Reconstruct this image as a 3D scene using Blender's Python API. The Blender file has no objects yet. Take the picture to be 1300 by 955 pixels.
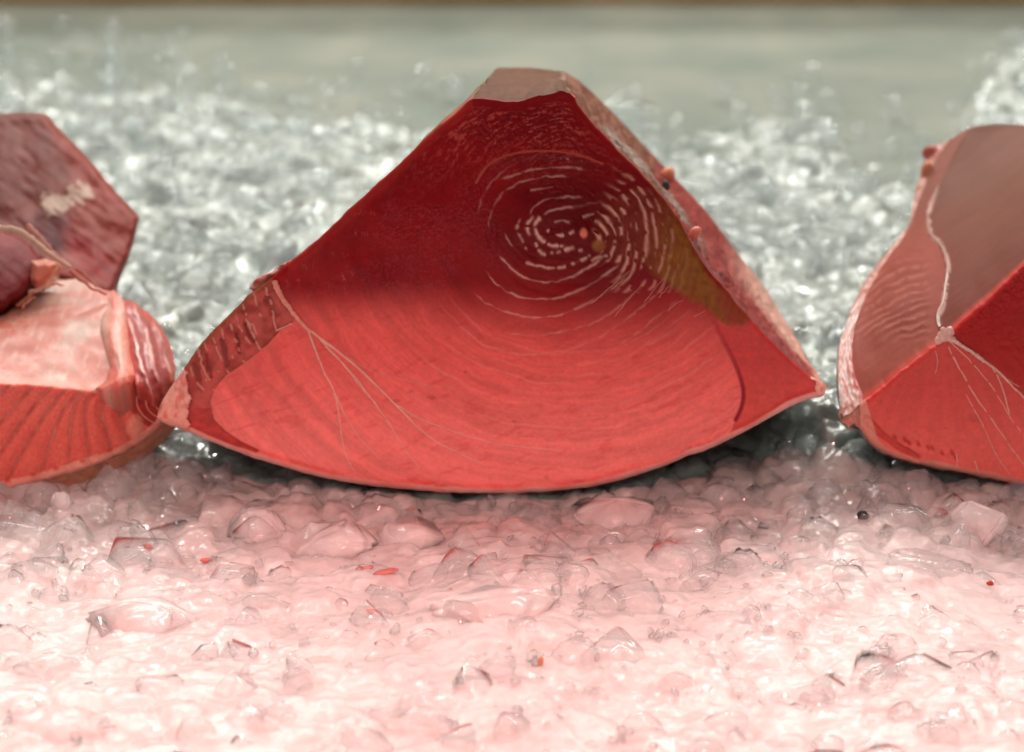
import bpy, bmesh, math
import numpy as np
from mathutils import Vector, Matrix
from mathutils.geometry import delaunay_2d_cdt

rng = np.random.default_rng(7)
SC = bpy.context.scene
COL = SC.collection

# ------------------------------------------------------------------ camera
PITCH = math.radians(22.0)
FPX = 3190.0                      # focal length in photograph pixels (1300 wide)
CAM = np.array([0.0, -1.3633, 0.6256])
FW = np.array([0, math.cos(PITCH), -math.sin(PITCH)])
UP = np.array([0, math.sin(PITCH), math.cos(PITCH)])
cam_d = bpy.data.cameras.new('camera')
cam = bpy.data.objects.new('camera', cam_d); COL.objects.link(cam)
cam.location = CAM; cam.rotation_euler = (math.pi/2 - PITCH, 0, 0)
cam_d.sensor_width = 36.0; cam_d.lens = 36.0*FPX/1300.0
cam_d.clip_start = 0.05; cam_d.clip_end = 50
cam_d.dof.use_dof = True; cam_d.dof.focus_distance = 1.40; cam_d.dof.aperture_fstop = 5.8
SC.camera = cam

# ------------------------------------------------------------------ light of the market hall
W = bpy.data.worlds.new('World'); SC.world = W; W.use_nodes = True
W.node_tree.nodes['Background'].inputs[0].default_value = (0.82, 0.83, 0.78, 1)
W.node_tree.nodes['Background'].inputs[1].default_value = 0.14

def aim(o, target):
    d = Vector(target) - o.location
    o.rotation_euler = d.to_track_quat('-Z', 'Y').to_euler()

def area(name, loc, target, sx, sy, power, color, spread=180):
    l = bpy.data.lights.new(name, 'AREA'); l.shape = 'RECTANGLE'; l.size = sx; l.size_y = sy
    l.energy = power; l.color = color; l.spread = math.radians(spread)
    o = bpy.data.objects.new(name, l); COL.objects.link(o); o.location = loc; aim(o, target); return o

# red tinted display lamp hanging in front of the counter, its shade cuts the beam off
sp = bpy.data.lights.new('red_display_lamp', 'SPOT'); sp.energy = 345; sp.color = (1.0, 0.32, 0.29)
sp.spot_size = math.radians(74); sp.spot_blend = 0.30; sp.shadow_soft_size = 0.035
spo = bpy.data.objects.new('red_display_lamp', sp); COL.objects.link(spo)
EL = 44.0; LL = 2.5   # beam edge
spo.location = (-0.05, -LL*math.cos(math.radians(EL)), 0.185 + LL*math.sin(math.radians(EL)))
ax = math.radians(EL + 37.0)
aim(spo, (spo.location.x, spo.location.y + math.cos(ax), spo.location.z - math.sin(ax)))
# cool fluorescent tubes of the hall, plus camera-side ones added to make glints
for x, y, z, e in [(-0.62, 1.9, 1.1, 9.0), (0.66, 1.8, 1.15, 9.0), (0.0, 1.5, 1.4, 9.0), (-0.5, 1.0, 1.5, 8.0), (0.55, 0.9, 1.5, 8.0), (-0.7, 0.35, 1.4, 4.0), (0.75, 0.4, 1.4, 4.0), (-0.55, -1.75, 1.15, 2.6), (0.55, -1.7, 1.3, 2.6), (0.0, -1.0, 1.6, 1.8)]:
    area('tube_and_glint_light', (x, y, z), (x, y*0.6+0.1, 0), 1.1, 0.07 if y > 0 else 0.022, e*1.25, (1.0, 1.0, 0.93))

vs = SC.view_settings; vs.view_transform = 'Standard'; vs.look = 'None'; vs.exposure = 0.0; vs.gamma = 1.0; vs.use_curve_mapping = False
SC.render.engine = 'CYCLES'
cy = SC.cycles
cy.use_denoising = True; cy.use_adaptive_sampling = True; cy.adaptive_threshold = 0.03; cy.adaptive_min_samples = 24
try: cy.denoiser = 'OPENIMAGEDENOISE'
except Exception: pass
cy.max_bounces = 7; cy.transmission_bounces = 6; cy.glossy_bounces = 3; cy.diffuse_bounces = 3
cy.transparent_max_bounces = 20; cy.sample_clamp_indirect = 4.0; cy.blur_glossy = 0.3
cy.caustics_refractive = True; cy.caustics_reflective = False

# ------------------------------------------------------------------ pixel ray helpers (photograph pixels -> places)
def ray(px, py):
    px = np.asarray(px, float); py = np.asarray(py, float)
    u = (px-650.0)/FPX; v = (477.5-py)/FPX
    return np.stack([u, FW[1]+UP[1]*v, FW[2]+UP[2]*v], -1)
def atY(px, py, Y):
    r = ray(px, py); t = (np.asarray(Y, float)-CAM[1])/r[..., 1]
    return CAM + r*t[..., None]
def atZ(px, py, Z):
    r = ray(px, py); t = (np.asarray(Z, float)-CAM[2])/r[..., 2]
    return CAM + r*t[..., None]

# ------------------------------------------------------------------ noise
def h2(ix, iy, s):
    n = (ix.astype(np.int64)*374761393 + iy.astype(np.int64)*668265263 + s*1274126177) & 0xFFFFFFFF
    n = ((n ^ (n >> 13))*1274126177) & 0xFFFFFFFF
    n = n ^ (n >> 16)
    return (n & 0xFFFFFF)/float(0xFFFFFF)
def vn(x, y, s=0):
    x = np.asarray(x, float); y = np.asarray(y, float)
    ix = np.floor(x); iy = np.floor(y); fx = x-ix; fy = y-iy
    fx = fx*fx*(3-2*fx); fy = fy*fy*(3-2*fy)
    a = h2(ix, iy, s); b = h2(ix+1, iy, s); c = h2(ix, iy+1, s); d = h2(ix+1, iy+1, s)
    return (a*(1-fx)+b*fx)*(1-fy)+(c*(1-fx)+d*fx)*fy
def fbm(x, y, s=0, o=4):
    r = 0; a = 0.5; t = 0
    for k in range(o):
        r = r + a*vn(x*2**k, y*2**k, s+k*17); t += a; a *= 0.5
    return r/t
def ss(a, b, x):
    t = np.clip((x-a)/(b-a), 0, 1); return t*t*(3-2*t)
def lerp(a, b, t):
    t = np.asarray(t)[..., None]; return np.asarray(a)*(1-t)+np.asarray(b)*t
def seg_dist(px, py, pts):
    """distance to a polyline, and arc parameter 0..1"""
    P = np.asarray(pts, float); best = np.full(px.shape, 1e9); par = np.zeros(px.shape)
    L = np.r_[0, np.cumsum(np.hypot(*np.diff(P, axis=0).T))]
    for i in range(len(P)-1):
        a = P[i]; d = P[i+1]-a; n2 = max(d@d, 1e-12)
        t = np.clip(((px-a[0])*d[0]+(py-a[1])*d[1])/n2, 0, 1)
        q = np.hypot(px-a[0]-t*d[0], py-a[1]-t*d[1])
        m = q < best; best = np.where(m, q, best); par = np.where(m, (L[i]+t*(L[i+1]-L[i]))/L[-1], par)
    return best, par
def inside(px, py, poly):
    P = np.asarray(poly, float); c = np.zeros(px.shape, bool)
    for i in range(len(P)):
        x0, y0 = P[i]; x1, y1 = P[i-1]
        if y0 == y1: continue
        c ^= ((y0 > py) != (y1 > py)) & (px < (x1-x0)*(py-y0)/(y1-y0)+x0)
    return c
def smooth_line(pts, n):
    """Catmull-Rom through points, n samples by arc length"""
    P = np.asarray(pts, float)
    Q = np.vstack([2*P[0]-P[1], P, 2*P[-1]-P[-2]]); out = []
    for i in range(1, len(Q)-2):
        t = np.linspace(0, 1, 16, endpoint=False)[:, None]
        a, b, c, d = Q[i-1], Q[i], Q[i+1], Q[i+2]
        out.append(0.5*((2*b)+(c-a)*t+(2*a-5*b+4*c-d)*t**2+(-a+3*b-3*c+d)*t**3))
    out.append(P[-1:]); R = np.vstack(out)
    L = np.r_[0, np.cumsum(np.linalg.norm(np.diff(R, axis=0), axis=1))]
    s = np.linspace(0, L[-1], n)
    return np.stack([np.interp(s, L, R[:, k]) for k in range(P.shape[1])], -1)
def resample(P, n):
    P = np.asarray(P, float); L = np.r_[0, np.cumsum(np.linalg.norm(np.diff(P, axis=0), axis=1))]
    s = np.linspace(0, L[-1], n)
    return np.stack([np.interp(s, L, P[:, k]) for k in range(P.shape[1])], -1)
def tps(ctrl):
    C = np.asarray(ctrl, float); p = C[:, :2]/100; n = len(p)
    def U(r): return np.where(r > 1e-9, r*r*np.log(np.maximum(r, 1e-9)), 0)
    A = np.zeros((n+3, n+3)); A[:n, :n] = U(np.linalg.norm(p[:, None]-p[None], axis=2))+np.eye(n)*1e-4
    A[:n, n] = 1; A[:n, n+1:] = p; A[n, :n] = 1; A[n+1:, :n] = p.T
    w = np.linalg.solve(A, np.r_[C[:, 2], 0, 0, 0])
    def f(x, y):
        q = np.stack([x, y], -1)/100; r = np.linalg.norm(q[..., None, :]-p, axis=-1)
        return U(r)@w[:n]+w[n]+q@w[n+1:]
    return f

# ------------------------------------------------------------------ mesh builders
def link(o, parent=None, **props):
    COL.objects.link(o)
    if parent is not None: o.parent = parent; o.matrix_parent_inverse = parent.matrix_basis.inverted()
    for k, v in props.items(): o[k] = v
    return o
def make(name, V, F, mat, col=None, parent=None, smooth=True, normals=None, attr=None, **props):
    V = np.ascontiguousarray(V, np.float32); F = np.asarray(F, np.int32)
    me = bpy.data.meshes.new(name)
    me.vertices.add(len(V)); me.vertices.foreach_set('co', V.ravel())
    k = F.shape[1]
    me.loops.add(F.size); me.loops.foreach_set('vertex_index', F.ravel())
    me.polygons.add(len(F)); me.polygons.foreach_set('loop_start', np.arange(0, F.size, k, dtype=np.int32))
    me.polygons.foreach_set('use_smooth', np.full(len(F), smooth, bool))
    me.update(calc_edges=True)
    if col is not None:
        a = me.color_attributes.new('Col', 'FLOAT_COLOR', 'POINT')
        c = np.ones((len(V), 4), np.float32); c[:, :3] = np.clip(col, 0, 1); a.data.foreach_set('color', c.ravel())
    if attr is not None:
        for an, av in attr.items():
            a = me.attributes.new(an, 'FLOAT', 'POINT'); a.data.foreach_set('value', np.ascontiguousarray(av, np.float32))
    me.materials.append(mat)
    if normals is not None: me.normals_split_custom_set_from_vertices(np.asarray(normals, np.float32))
    return link(bpy.data.objects.new(name, me), parent, **props)
def grid_faces(nu, nv):
    i = np.arange(nu-1)[:, None]*nv+np.arange(nv-1)[None]
    return np.stack([i, i+1, i+1+nv, i+nv], -1).reshape(-1, 4)
def vnormals(V, F):
    a = V[F[:, 2]]-V[F[:, 0]]; b = V[F[:, -1]]-V[F[:, 1]]; n = np.cross(a, b)
    N = np.zeros_like(V)
    for k in range(F.shape[1]):
        for d in range(3): N[:, d] += np.bincount(F[:, k], n[:, d], len(V))
    return N/np.maximum(np.linalg.norm(N, axis=1, keepdims=True), 1e-12)
def submesh(name, V, F, sel, mat, col, N, parent, **props):
    f = F[sel]
    if len(f) == 0: return None
    u, inv = np.unique(f.ravel(), return_inverse=True)
    return make(name, V[u], inv.reshape(f.shape), mat, col[u], parent, normals=N[u], **props)
def loft(name, A, B, nv, mat, colf, parent, relief=None, bulge=0.0, flip=False, **props):
    """surface between two 3-D lines of equal count; colf(u,v,pos) -> rgb"""
    t = np.linspace(0, 1, nv)
    V = A[:, None]*(1-t)[None, :, None]+B[:, None]*t[None, :, None]
    nu = len(A); F = grid_faces(nu, nv)
    if flip: F = F[:, ::-1]
    N = vnormals(V.reshape(-1, 3), F).reshape(nu, nv, 3)
    u = np.broadcast_to(np.linspace(0, 1, nu)[:, None], (nu, nv)); v = np.broadcast_to(t[None], (nu, nv))
    d = bulge*np.sin(math.pi*v)
    if relief is not None: d = d+relief(u, v, V)
    V = V+N*d[..., None]
    return make(name, V.reshape(-1, 3), F, mat, colf(u, v, V).reshape(-1, 3), parent, **props)
def tube(name, P, R, mat, col, parent=None, flat=1.0, nrm=(0, -1, 0), **props):
    """round or flattened strand through 3-D points with radii"""
    P = np.asarray(P, float); R = np.broadcast_to(np.asarray(R, float), (len(P),)); k = 8
    T = np.gradient(P, axis=0); T /= np.linalg.norm(T, axis=1, keepdims=True)+1e-12
    n0 = np.asarray(nrm, float); S = np.cross(T, n0); S /= np.linalg.norm(S, axis=1, keepdims=True)+1e-9
    Q = np.cross(S, T)
    a = np.linspace(0, 2*math.pi, k, endpoint=False)
    V = P[:, None]+S[:, None]*(np.cos(a)[None, :, None]*R[:, None, None])+Q[:, None]*(np.sin(a)[None, :, None]*R[:, None, None]*flat)
    n = len(P); F = []
    for i in range(n-1):
        for j in range(k): F.append((i*k+j, i*k+(j+1) % k, (i+1)*k+(j+1) % k, (i+1)*k+j))
    c = np.broadcast_to(np.asarray(col, float), (n, 3))
    return make(name, V.reshape(-1, 3), F, mat, np.repeat(c, k, axis=0), parent, **props)
def px_patch(name, poly, depth, colf, mat, parent=None, step=3.0, relief=None, back=(0, 0.05, -0.01), round_px=6, round_m=0.004, closed=True, **props):
    """polygon in photograph pixels laid on a real depth surface, with a closed back side"""
    poly = np.asarray(poly, float); E = np.vstack([poly, poly[:1]])
    n = int(np.sum(np.linalg.norm(np.diff(E, axis=0), axis=1))/step); bd = resample(E, n+1)[:-1]
    bd = bd+1.6*np.stack([fbm(bd[:, 0]/9, bd[:, 1]/9, 461, 3)-0.5, fbm(bd[:, 0]/9+50, bd[:, 1]/9, 462, 3)-0.5], -1)*2; E = np.vstack([bd, bd[:1]]); poly = bd
    x0, y0 = poly.min(0); x1, y1 = poly.max(0)
    gx, gy = np.meshgrid(np.arange(x0, x1, step), np.arange(y0, y1, step)); gx = gx.ravel()+0.5*step*((np.round((gy.ravel()-y0)/step) % 2)); gy = gy.ravel()
    d, _ = seg_dist(gx, gy, E); m = inside(gx, gy, poly) & (d > step*0.55)
    pts = np.vstack([bd, np.stack([gx[m], gy[m]], -1)])
    nb = len(bd)
    r = delaunay_2d_cdt([Vector((float(a), float(b))) for a, b in pts], [(i, (i+1) % nb) for i in range(nb)], [list(range(nb))], 1, 1e-4)
    P2 = np.array([tuple(v) for v in r[0]]); F = np.array([list(f) for f in r[2] if len(f) == 3], np.int32)
    X, Y = P2[:, 0], P2[:, 1]
    dist, _ = seg_dist(X, Y, E)
    Yd = depth(X, Y)
    q = np.clip(1-dist/round_px, 0, 1); Yd = Yd+round_m*(1-np.sqrt(np.maximum(1-q*q, 0)))
    if relief is not None: Yd = Yd+relief(X, Y, dist)
    V = atY(X, Y, Yd)
    a = V[F[:, 1]]-V[F[:, 0]]; b = V[F[:, 2]]-V[F[:, 0]]; nn = np.cross(a, b)
    if nn[:, 1].sum() > 0: F = F[:, ::-1]
    col = colf(X, Y, dist)
    if closed:
        # boundary edges -> skirt going back, then a cap
        ed = {}
        for f in F:
            for i in range(3):
                e = (int(f[i]), int(f[(i+1) % 3])); ed[e] = ed.get(e, 0)+1
        be = [e for e in ed if (e[1], e[0]) not in ed]
        bv = sorted({v for e in be for v in e}); mp = {v: len(V)+i for i, v in enumerate(bv)}
        cen = V[bv].mean(0)
        off = V[bv]+np.array(back)+(cen-V[bv])*0.10; off[:, 2] = np.maximum(off[:, 2], -0.012)
        V2 = np.vstack([V, off, off.mean(0)[None]]); ci = len(V2)-1
        F2 = [f for f in F.tolist()]
        for a_, b_ in be:
            F2 += [[b_, a_, mp[a_]], [b_, mp[a_], mp[b_]], [mp[b_], mp[a_], ci]]
        col = np.vstack([col, col[bv], col[bv].mean(0)[None]]); V = V2; F = np.array(F2, np.int32)
    return make(name, V, F, mat, col, parent, **props)

# ------------------------------------------------------------------ materials
def new_mat(name):
    m = bpy.data.materials.new(name); m.use_nodes = True
    nt = m.node_tree; return m, nt, nt.nodes['Principled BSDF']
def bump_noise(nt, b, scale, strength, dist, detail=4, prev=None, vor=False, coat=False):
    tc = nt.nodes.new('ShaderNodeTexCoord')
    n = nt.nodes.new('ShaderNodeTexVoronoi' if vor else 'ShaderNodeTexNoise'); n.inputs['Scale'].default_value = scale
    if not vor: n.inputs['Detail'].default_value = detail
    nt.links.new(tc.outputs['Object'], n.inputs['Vector'])
    bp = nt.nodes.new('ShaderNodeBump'); bp.inputs['Strength'].default_value = strength; bp.inputs['Distance'].default_value = dist
    nt.links.new(n.outputs['Distance' if vor else 'Fac'], bp.inputs['Height'])
    if prev is not None: nt.links.new(prev.outputs[0], bp.inputs['Normal'])
    nt.links.new(bp.outputs[0], b.inputs['Normal'])
    if coat: nt.links.new(bp.outputs[0], b.inputs['Coat Normal'])
    return bp
def flesh_mat(name,  rough=0.38, coat=0.35, bump=0.25, sss=0.12, scale=900, dist=0.0004, crough=0.16, big=0.6, spec=0.16):
    m, nt, b = new_mat(name)
    a = nt.nodes.new('ShaderNodeAttribute'); a.attribute_name = 'Col'
    tc = nt.nodes.new('ShaderNodeTexCoord'); n = nt.nodes.new('ShaderNodeTexNoise'); n.inputs['Scale'].default_value = 500; n.inputs['Detail'].default_value = 3
    nt.links.new(tc.outputs['Object'], n.inputs['Vector'])
    mr = nt.nodes.new('ShaderNodeMapRange'); mr.inputs[1].default_value = 0.3; mr.inputs[2].default_value = 0.7; mr.inputs[3].default_value = 0.94; mr.inputs[4].default_value = 1.06
    nt.links.new(n.outputs['Fac'], mr.inputs[0])
    mx = nt.nodes.new('ShaderNodeVectorMath'); mx.operation = 'SCALE'
    nt.links.new(a.outputs['Color'], mx.inputs[0]); nt.links.new(mr.outputs[0], mx.inputs['Scale'])
    nt.links.new(mx.outputs[0], b.inputs['Base Color'])
    b.inputs['Roughness'].default_value = rough; b.inputs['Specular IOR Level'].default_value = spec
    b.inputs['Coat Weight'].default_value = coat; b.inputs['Coat Roughness'].default_value = crough; b.inputs['Coat IOR'].default_value = 1.38
    b.inputs['Subsurface Weight'].default_value = sss; b.inputs['Subsurface Radius'].default_value = (1.0, 0.25, 0.18); b.inputs['Subsurface Scale'].default_value = 0.004
    p = bump_noise(nt, b, scale*0.25, bump*big, dist*2.5, 3)
    bump_noise(nt, b, scale, bump*0.6, dist, 2, prev=p)
    return m
FLESH = flesh_mat('tuna_flesh', sss=0.25, big=0.2)
MEMBRANE = flesh_mat('belly_membrane', 0.42, 0.12, 0.15, 0.3, 500, big=0.2)
FLESH_WET = flesh_mat('tuna_flesh_wet', 0.34, 0.22, 0.25, 0.15, 700, 0.0007, 0.07, 0.08, 0.06)
FLESH_SOFT = flesh_mat('tuna_flesh_soft', 0.5, 0.03, 0.25, 0.2, big=0.3, spec=0.12)
SINEW = flesh_mat('sinew', 0.35, 0.4, 0.15, 0.15)
SKIN = flesh_mat('tuna_skin', 0.28, 0.6, 0.2, 0.0, 400)
FAT = flesh_mat('tuna_fat', 0.38, 0.3, 0.2, 0.3, 500, big=0.25)
CUT = flesh_mat('tuna_cut_side', 0.55, 0.0, 0.25, 0.06, 600, big=0.3, spec=0.10)

def ice_bed_mat(name='ice_bed', lump=False):
    m, nt, b = new_mat(name)
    N = nt.nodes.new; L = nt.links.new
    tc = N('ShaderNodeTexCoord'); sx = N('ShaderNodeSeparateXYZ'); L(tc.outputs['Object'], sx.inputs[0])
    n = N('ShaderNodeTexNoise'); n.inputs['Scale'].default_value = 26; n.inputs['Detail'].default_value = 6; n.inputs['Roughness'].default_value = 0.65; L(tc.outputs['Object'], n.inputs['Vector'])
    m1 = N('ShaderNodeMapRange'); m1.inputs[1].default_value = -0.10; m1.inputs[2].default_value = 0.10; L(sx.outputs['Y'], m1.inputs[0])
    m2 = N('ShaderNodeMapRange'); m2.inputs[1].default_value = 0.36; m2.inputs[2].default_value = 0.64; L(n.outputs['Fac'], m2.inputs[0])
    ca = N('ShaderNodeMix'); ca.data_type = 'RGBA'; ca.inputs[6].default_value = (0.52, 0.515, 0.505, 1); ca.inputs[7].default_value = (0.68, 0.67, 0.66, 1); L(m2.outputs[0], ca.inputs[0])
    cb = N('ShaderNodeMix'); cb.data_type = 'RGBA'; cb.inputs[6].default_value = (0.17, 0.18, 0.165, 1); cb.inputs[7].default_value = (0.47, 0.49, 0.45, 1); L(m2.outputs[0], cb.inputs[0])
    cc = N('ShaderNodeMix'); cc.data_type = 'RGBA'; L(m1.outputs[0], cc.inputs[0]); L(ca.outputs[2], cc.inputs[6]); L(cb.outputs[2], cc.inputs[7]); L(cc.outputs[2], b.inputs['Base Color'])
    cw = N('ShaderNodeMapRange'); cw.inputs[1].default_value = -0.14; cw.inputs[2].default_value = 0.06; cw.inputs[3].default_value = 0.22; cw.inputs[4].default_value = 1.0; L(sx.outputs['Y'], cw.inputs[0])
    if lump: m1.inputs[3].default_value = m1.inputs[4].default_value = 0.0
    else: L(cw.outputs[0], b.inputs['Coat Weight'])
    b.inputs['Roughness'].default_value = 0.22; b.inputs['IOR'].default_value = 1.31
    b.inputs['Subsurface Weight'].default_value = 0.55; b.inputs['Subsurface Radius'].default_value = (1, 1, 1); b.inputs['Subsurface Scale'].default_value = 0.022
    b.inputs['Transmission Weight'].default_value = 0.0
    b.inputs['Coat Weight'].default_value = 0.6; b.inputs['Coat Roughness'].default_value = 0.035; b.inputs['Coat IOR'].default_value = 1.5
    b.inputs['Specular IOR Level'].default_value = 0.15
    p = bump_noise(nt, b, 48, 0.5, 0.006, 1.2, coat=True)
    p = bump_noise(nt, b, 130, 0.4, 0.003, prev=p, vor=True)
    bump_noise(nt, b, 300, 0.2, 0.0012, 2, prev=p)
    return m
def ice_piece_mat(name, cloud_lo, cloud_hi, refr, ior=1.42):
    """wet ice: mirror-like skin, inside partly see-through, partly milky"""
    m = bpy.data.materials.new(name); m.use_nodes = True; nt = m.node_tree; nt.nodes.clear(); N = nt.nodes.new; L = nt.links.new
    out = N('ShaderNodeOutputMaterial'); tc = N('ShaderNodeTexCoord')
    n = N('ShaderNodeTexNoise'); n.inputs['Scale'].default_value = 75; n.inputs['Detail'].default_value = 4; L(tc.outputs['Object'], n.inputs['Vector'])
    at = N('ShaderNodeAttribute'); at.attribute_name = 'cloud'
    mr = N('ShaderNodeMapRange'); mr.inputs[1].default_value = 0.3; mr.inputs[2].default_value = 0.7; mr.inputs[3].default_value = cloud_lo; mr.inputs[4].default_value = cloud_hi
    L(n.outputs['Fac'], mr.inputs[0])
    ad = N('ShaderNodeMath'); ad.operation = 'MULTIPLY_ADD'; ad.inputs[1].default_value = 0.15; ad.use_clamp = True
    L(at.outputs['Fac'], ad.inputs[0]); L(mr.outputs[0], ad.inputs[2])
    n1 = N('ShaderNodeTexNoise'); n1.inputs['Scale'].default_value = 110; n1.inputs['Detail'].default_value = 3; L(tc.outputs['Object'], n1.inputs['Vector'])
    b1 = N('ShaderNodeBump'); b1.inputs['Strength'].default_value = 0.6; b1.inputs['Distance'].default_value = 0.004; L(n1.outputs['Fac'], b1.inputs['Height'])
    n2 = N('ShaderNodeTexVoronoi'); n2.inputs['Scale'].default_value = 330; L(tc.outputs['Object'], n2.inputs['Vector'])
    b2 = N('ShaderNodeBump'); b2.inputs['Strength'].default_value = 0.3; b2.inputs['Distance'].default_value = 0.0012; L(n2.outputs['Distance'], b2.inputs['Height']); L(b1.outputs[0], b2.inputs['Normal'])
    tr = N('ShaderNodeBsdfTransparent'); tr.inputs[0].default_value = (0.965, 0.975, 0.975, 1)
    rf = N('ShaderNodeBsdfRefraction'); rf.inputs['IOR'].default_value = 1.2; rf.inputs['Roughness'].default_value = 0.03; rf.inputs[0].default_value = (0.97, 0.98, 0.98, 1); L(b1.outputs[0], rf.inputs['Normal'])
    mx0 = N('ShaderNodeMixShader'); mx0.inputs[0].default_value = refr; L(tr.outputs[0], mx0.inputs[1]); L(rf.outputs[0], mx0.inputs[2])
    df = N('ShaderNodeBsdfDiffuse'); df.inputs[0].default_value = (0.86, 0.88, 0.88, 1); L(b1.outputs[0], df.inputs['Normal'])
    tl = N('ShaderNodeBsdfTranslucent'); tl.inputs[0].default_value = (0.90, 0.92, 0.92, 1)
    mx1 = N('ShaderNodeMixShader'); mx1.inputs[0].default_value = 0.25; L(df.outputs[0], mx1.inputs[1]); L(tl.outputs[0], mx1.inputs[2])
    mx2 = N('ShaderNodeMixShader'); L(ad.outputs[0], mx2.inputs[0]); L(mx0.outputs[0], mx2.inputs[1]); L(mx1.outputs[0], mx2.inputs[2])
    fr = N('ShaderNodeFresnel'); fr.inputs[0].default_value = ior
    ge = N('ShaderNodeNewGeometry'); bf = N('ShaderNodeMath'); bf.operation = 'SUBTRACT'; bf.inputs[0].default_value = 1.0; L(ge.outputs['Backfacing'], bf.inputs[1])
    fm = N('ShaderNodeMath'); fm.operation = 'MULTIPLY'; L(fr.outputs[0], fm.inputs[0]); L(bf.outputs[0], fm.inputs[1])
    gl = N('ShaderNodeBsdfGlossy'); gl.inputs['Roughness'].default_value = 0.06
    mx3 = N('ShaderNodeMixShader'); L(fm.outputs[0], mx3.inputs[0]); L(mx2.outputs[0], mx3.inputs[1]); L(gl.outputs[0], mx3.inputs[2])
    L(mx3.outputs[0], out.inputs['Surface'])
    return m
ICE_BED = ice_bed_mat(); ICE = ICE = ice_piece_mat('ice_piece', 0.0, 0.14, 0.08); ICE_CLEAR = ice_piece_mat('ice_clear', 0.0, 0.05, 0.3); ICE_FRONT = ice_piece_mat('ice_front', 0.0, 0.2, 0.03, 1.28); ICE_CLOUDY = ice_bed_mat('ice_milky', True)

def plain_mat(name, c1, c2, scale, rough, metal=0.0, bump=0.1, dist=0.001):
    m, nt, b = new_mat(name)
    tc = nt.nodes.new('ShaderNodeTexCoord'); n = nt.nodes.new('ShaderNodeTexNoise'); n.inputs['Scale'].default_value = scale; n.inputs['Detail'].default_value = 5
    nt.links.new(tc.outputs['Object'], n.inputs['Vector'])
    cr = nt.nodes.new('ShaderNodeValToRGB'); cr.color_ramp.elements[0].position = 0.35; cr.color_ramp.elements[1].position = 0.68
    cr.color_ramp.elements[0].color = (*c1, 1); cr.color_ramp.elements[1].color = (*c2, 1)
    nt.links.new(n.outputs['Fac'], cr.inputs[0]); nt.links.new(cr.outputs[0], b.inputs['Base Color'])
    b.inputs['Roughness'].default_value = rough; b.inputs['Metallic'].default_value = metal
    bump_noise(nt, b, scale*4, bump, dist)
    return m
TRAY = plain_mat('steel_tray', (0.25, 0.285, 0.255), (0.36, 0.37, 0.33), 9, 0.25, 0.3)
BOARD = plain_mat('brown_board', (0.34, 0.23, 0.10), (0.46, 0.34, 0.18), 9, 0.55)

def thing(name, label, cat, loc, group=None):
    o = bpy.data.objects.new(name, None); COL.objects.link(o); o.location = loc; o.empty_display_size = 0.05
    o['label'] = label; o['category'] = cat
    if group: o['group'] = group
    return o

# ------------------------------------------------------------------ counter
def box(name, x0, x1, y0, y1, z0, z1, mat, bev=0.004, parent=None, **props):
    bm = bmesh.new(); bmesh.ops.create_cube(bm, size=1)
    for v in bm.verts: v.co = ((x0+x1)/2+v.co.x*(x1-x0), (y0+y1)/2+v.co.y*(y1-y0), (z0+z1)/2+v.co.z*(z1-z0))
    bmesh.ops.bevel(bm, geom=bm.edges[:], offset=bev, segments=3, affect='EDGES')
    me = bpy.data.meshes.new(name); bm.to_mesh(me); bm.free(); me.materials.append(mat)
    return link(bpy.data.objects.new(name, me), parent, **props)
TZ = -0.016
BACK_Y = 1.275
box('counter', -1.1, 1.1, -0.62, BACK_Y+0.02, -0.07, TZ, TRAY, 0.008, kind='structure')
bb = box('back_board', -1.1, 1.1, BACK_Y+0.03, BACK_Y+0.06, -0.07, 0.22, BOARD, 0.004)
bb['label'] = 'blurred brown board along the back edge of the steel counter'; bb['category'] = 'board'

# ------------------------------------------------------------------ ice bed
def worley(x, y, size, s):
    gx = x/size; gy = y/size; ix = np.floor(gx); iy = np.floor(gy)
    f1 = np.full(x.shape, 9.0); f2 = f1.copy(); cid = np.zeros(x.shape); dx = np.zeros(x.shape); dy = np.zeros(x.shape)
    for a in (-1, 0, 1):
        for b in (-1, 0, 1):
            cx = ix+a; cy_ = iy+b
            ox = cx+0.1+0.8*h2(cx, cy_, s); oy = cy_+0.1+0.8*h2(cx, cy_, s+5)
            d = np.hypot(gx-ox, gy-oy); idn = h2(cx, cy_, s+11); m = d < f1
            f2 = np.where(m, f1, np.minimum(f2, d)); dx = np.where(m, gx-ox, dx); dy = np.where(m, gy-oy, dy)
            cid = np.where(m, idn, cid); f1 = np.where(m, d, f1)
    return f1, f2, cid, dx, dy
# where the ice ends on the counter, photograph pixels of its far edge
EDGE = [(-500, 45), (-100, 50), (0, 58), (60, 80), (120, 88), (180, 92), (250, 104), (330, 118), (420, 112), (520, 124), (620, 135), (760, 118), (830, 140), (920, 160), (980, 125), (1050, 130), (1090, 185), (1150, 192), (1195, 165), (1235, 115), (1270, 65), (1310, 25), (1400, 0), (1900, 0)]
EP = atZ(np.array([e[0] for e in EDGE]), np.array([e[1] for e in EDGE]), TZ)
def ice_cover(x, y, wide=0.0):
    """1 where the bed is thick, falling to 0 beyond the far edge"""
    # the edge is given along rays: compare in angular space x/(y-cam)
    a = x/(y-CAM[1]); ea = EP[:, 0]/(EP[:, 1]-CAM[1])
    ye = np.interp(a, ea, EP[:, 1])
    n = (fbm(x*14, y*14, 61, 3)-0.5)*0.16
    return 1-ss(-0.20-wide*0.3, 0.05+wide, y-ye+n)
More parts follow.
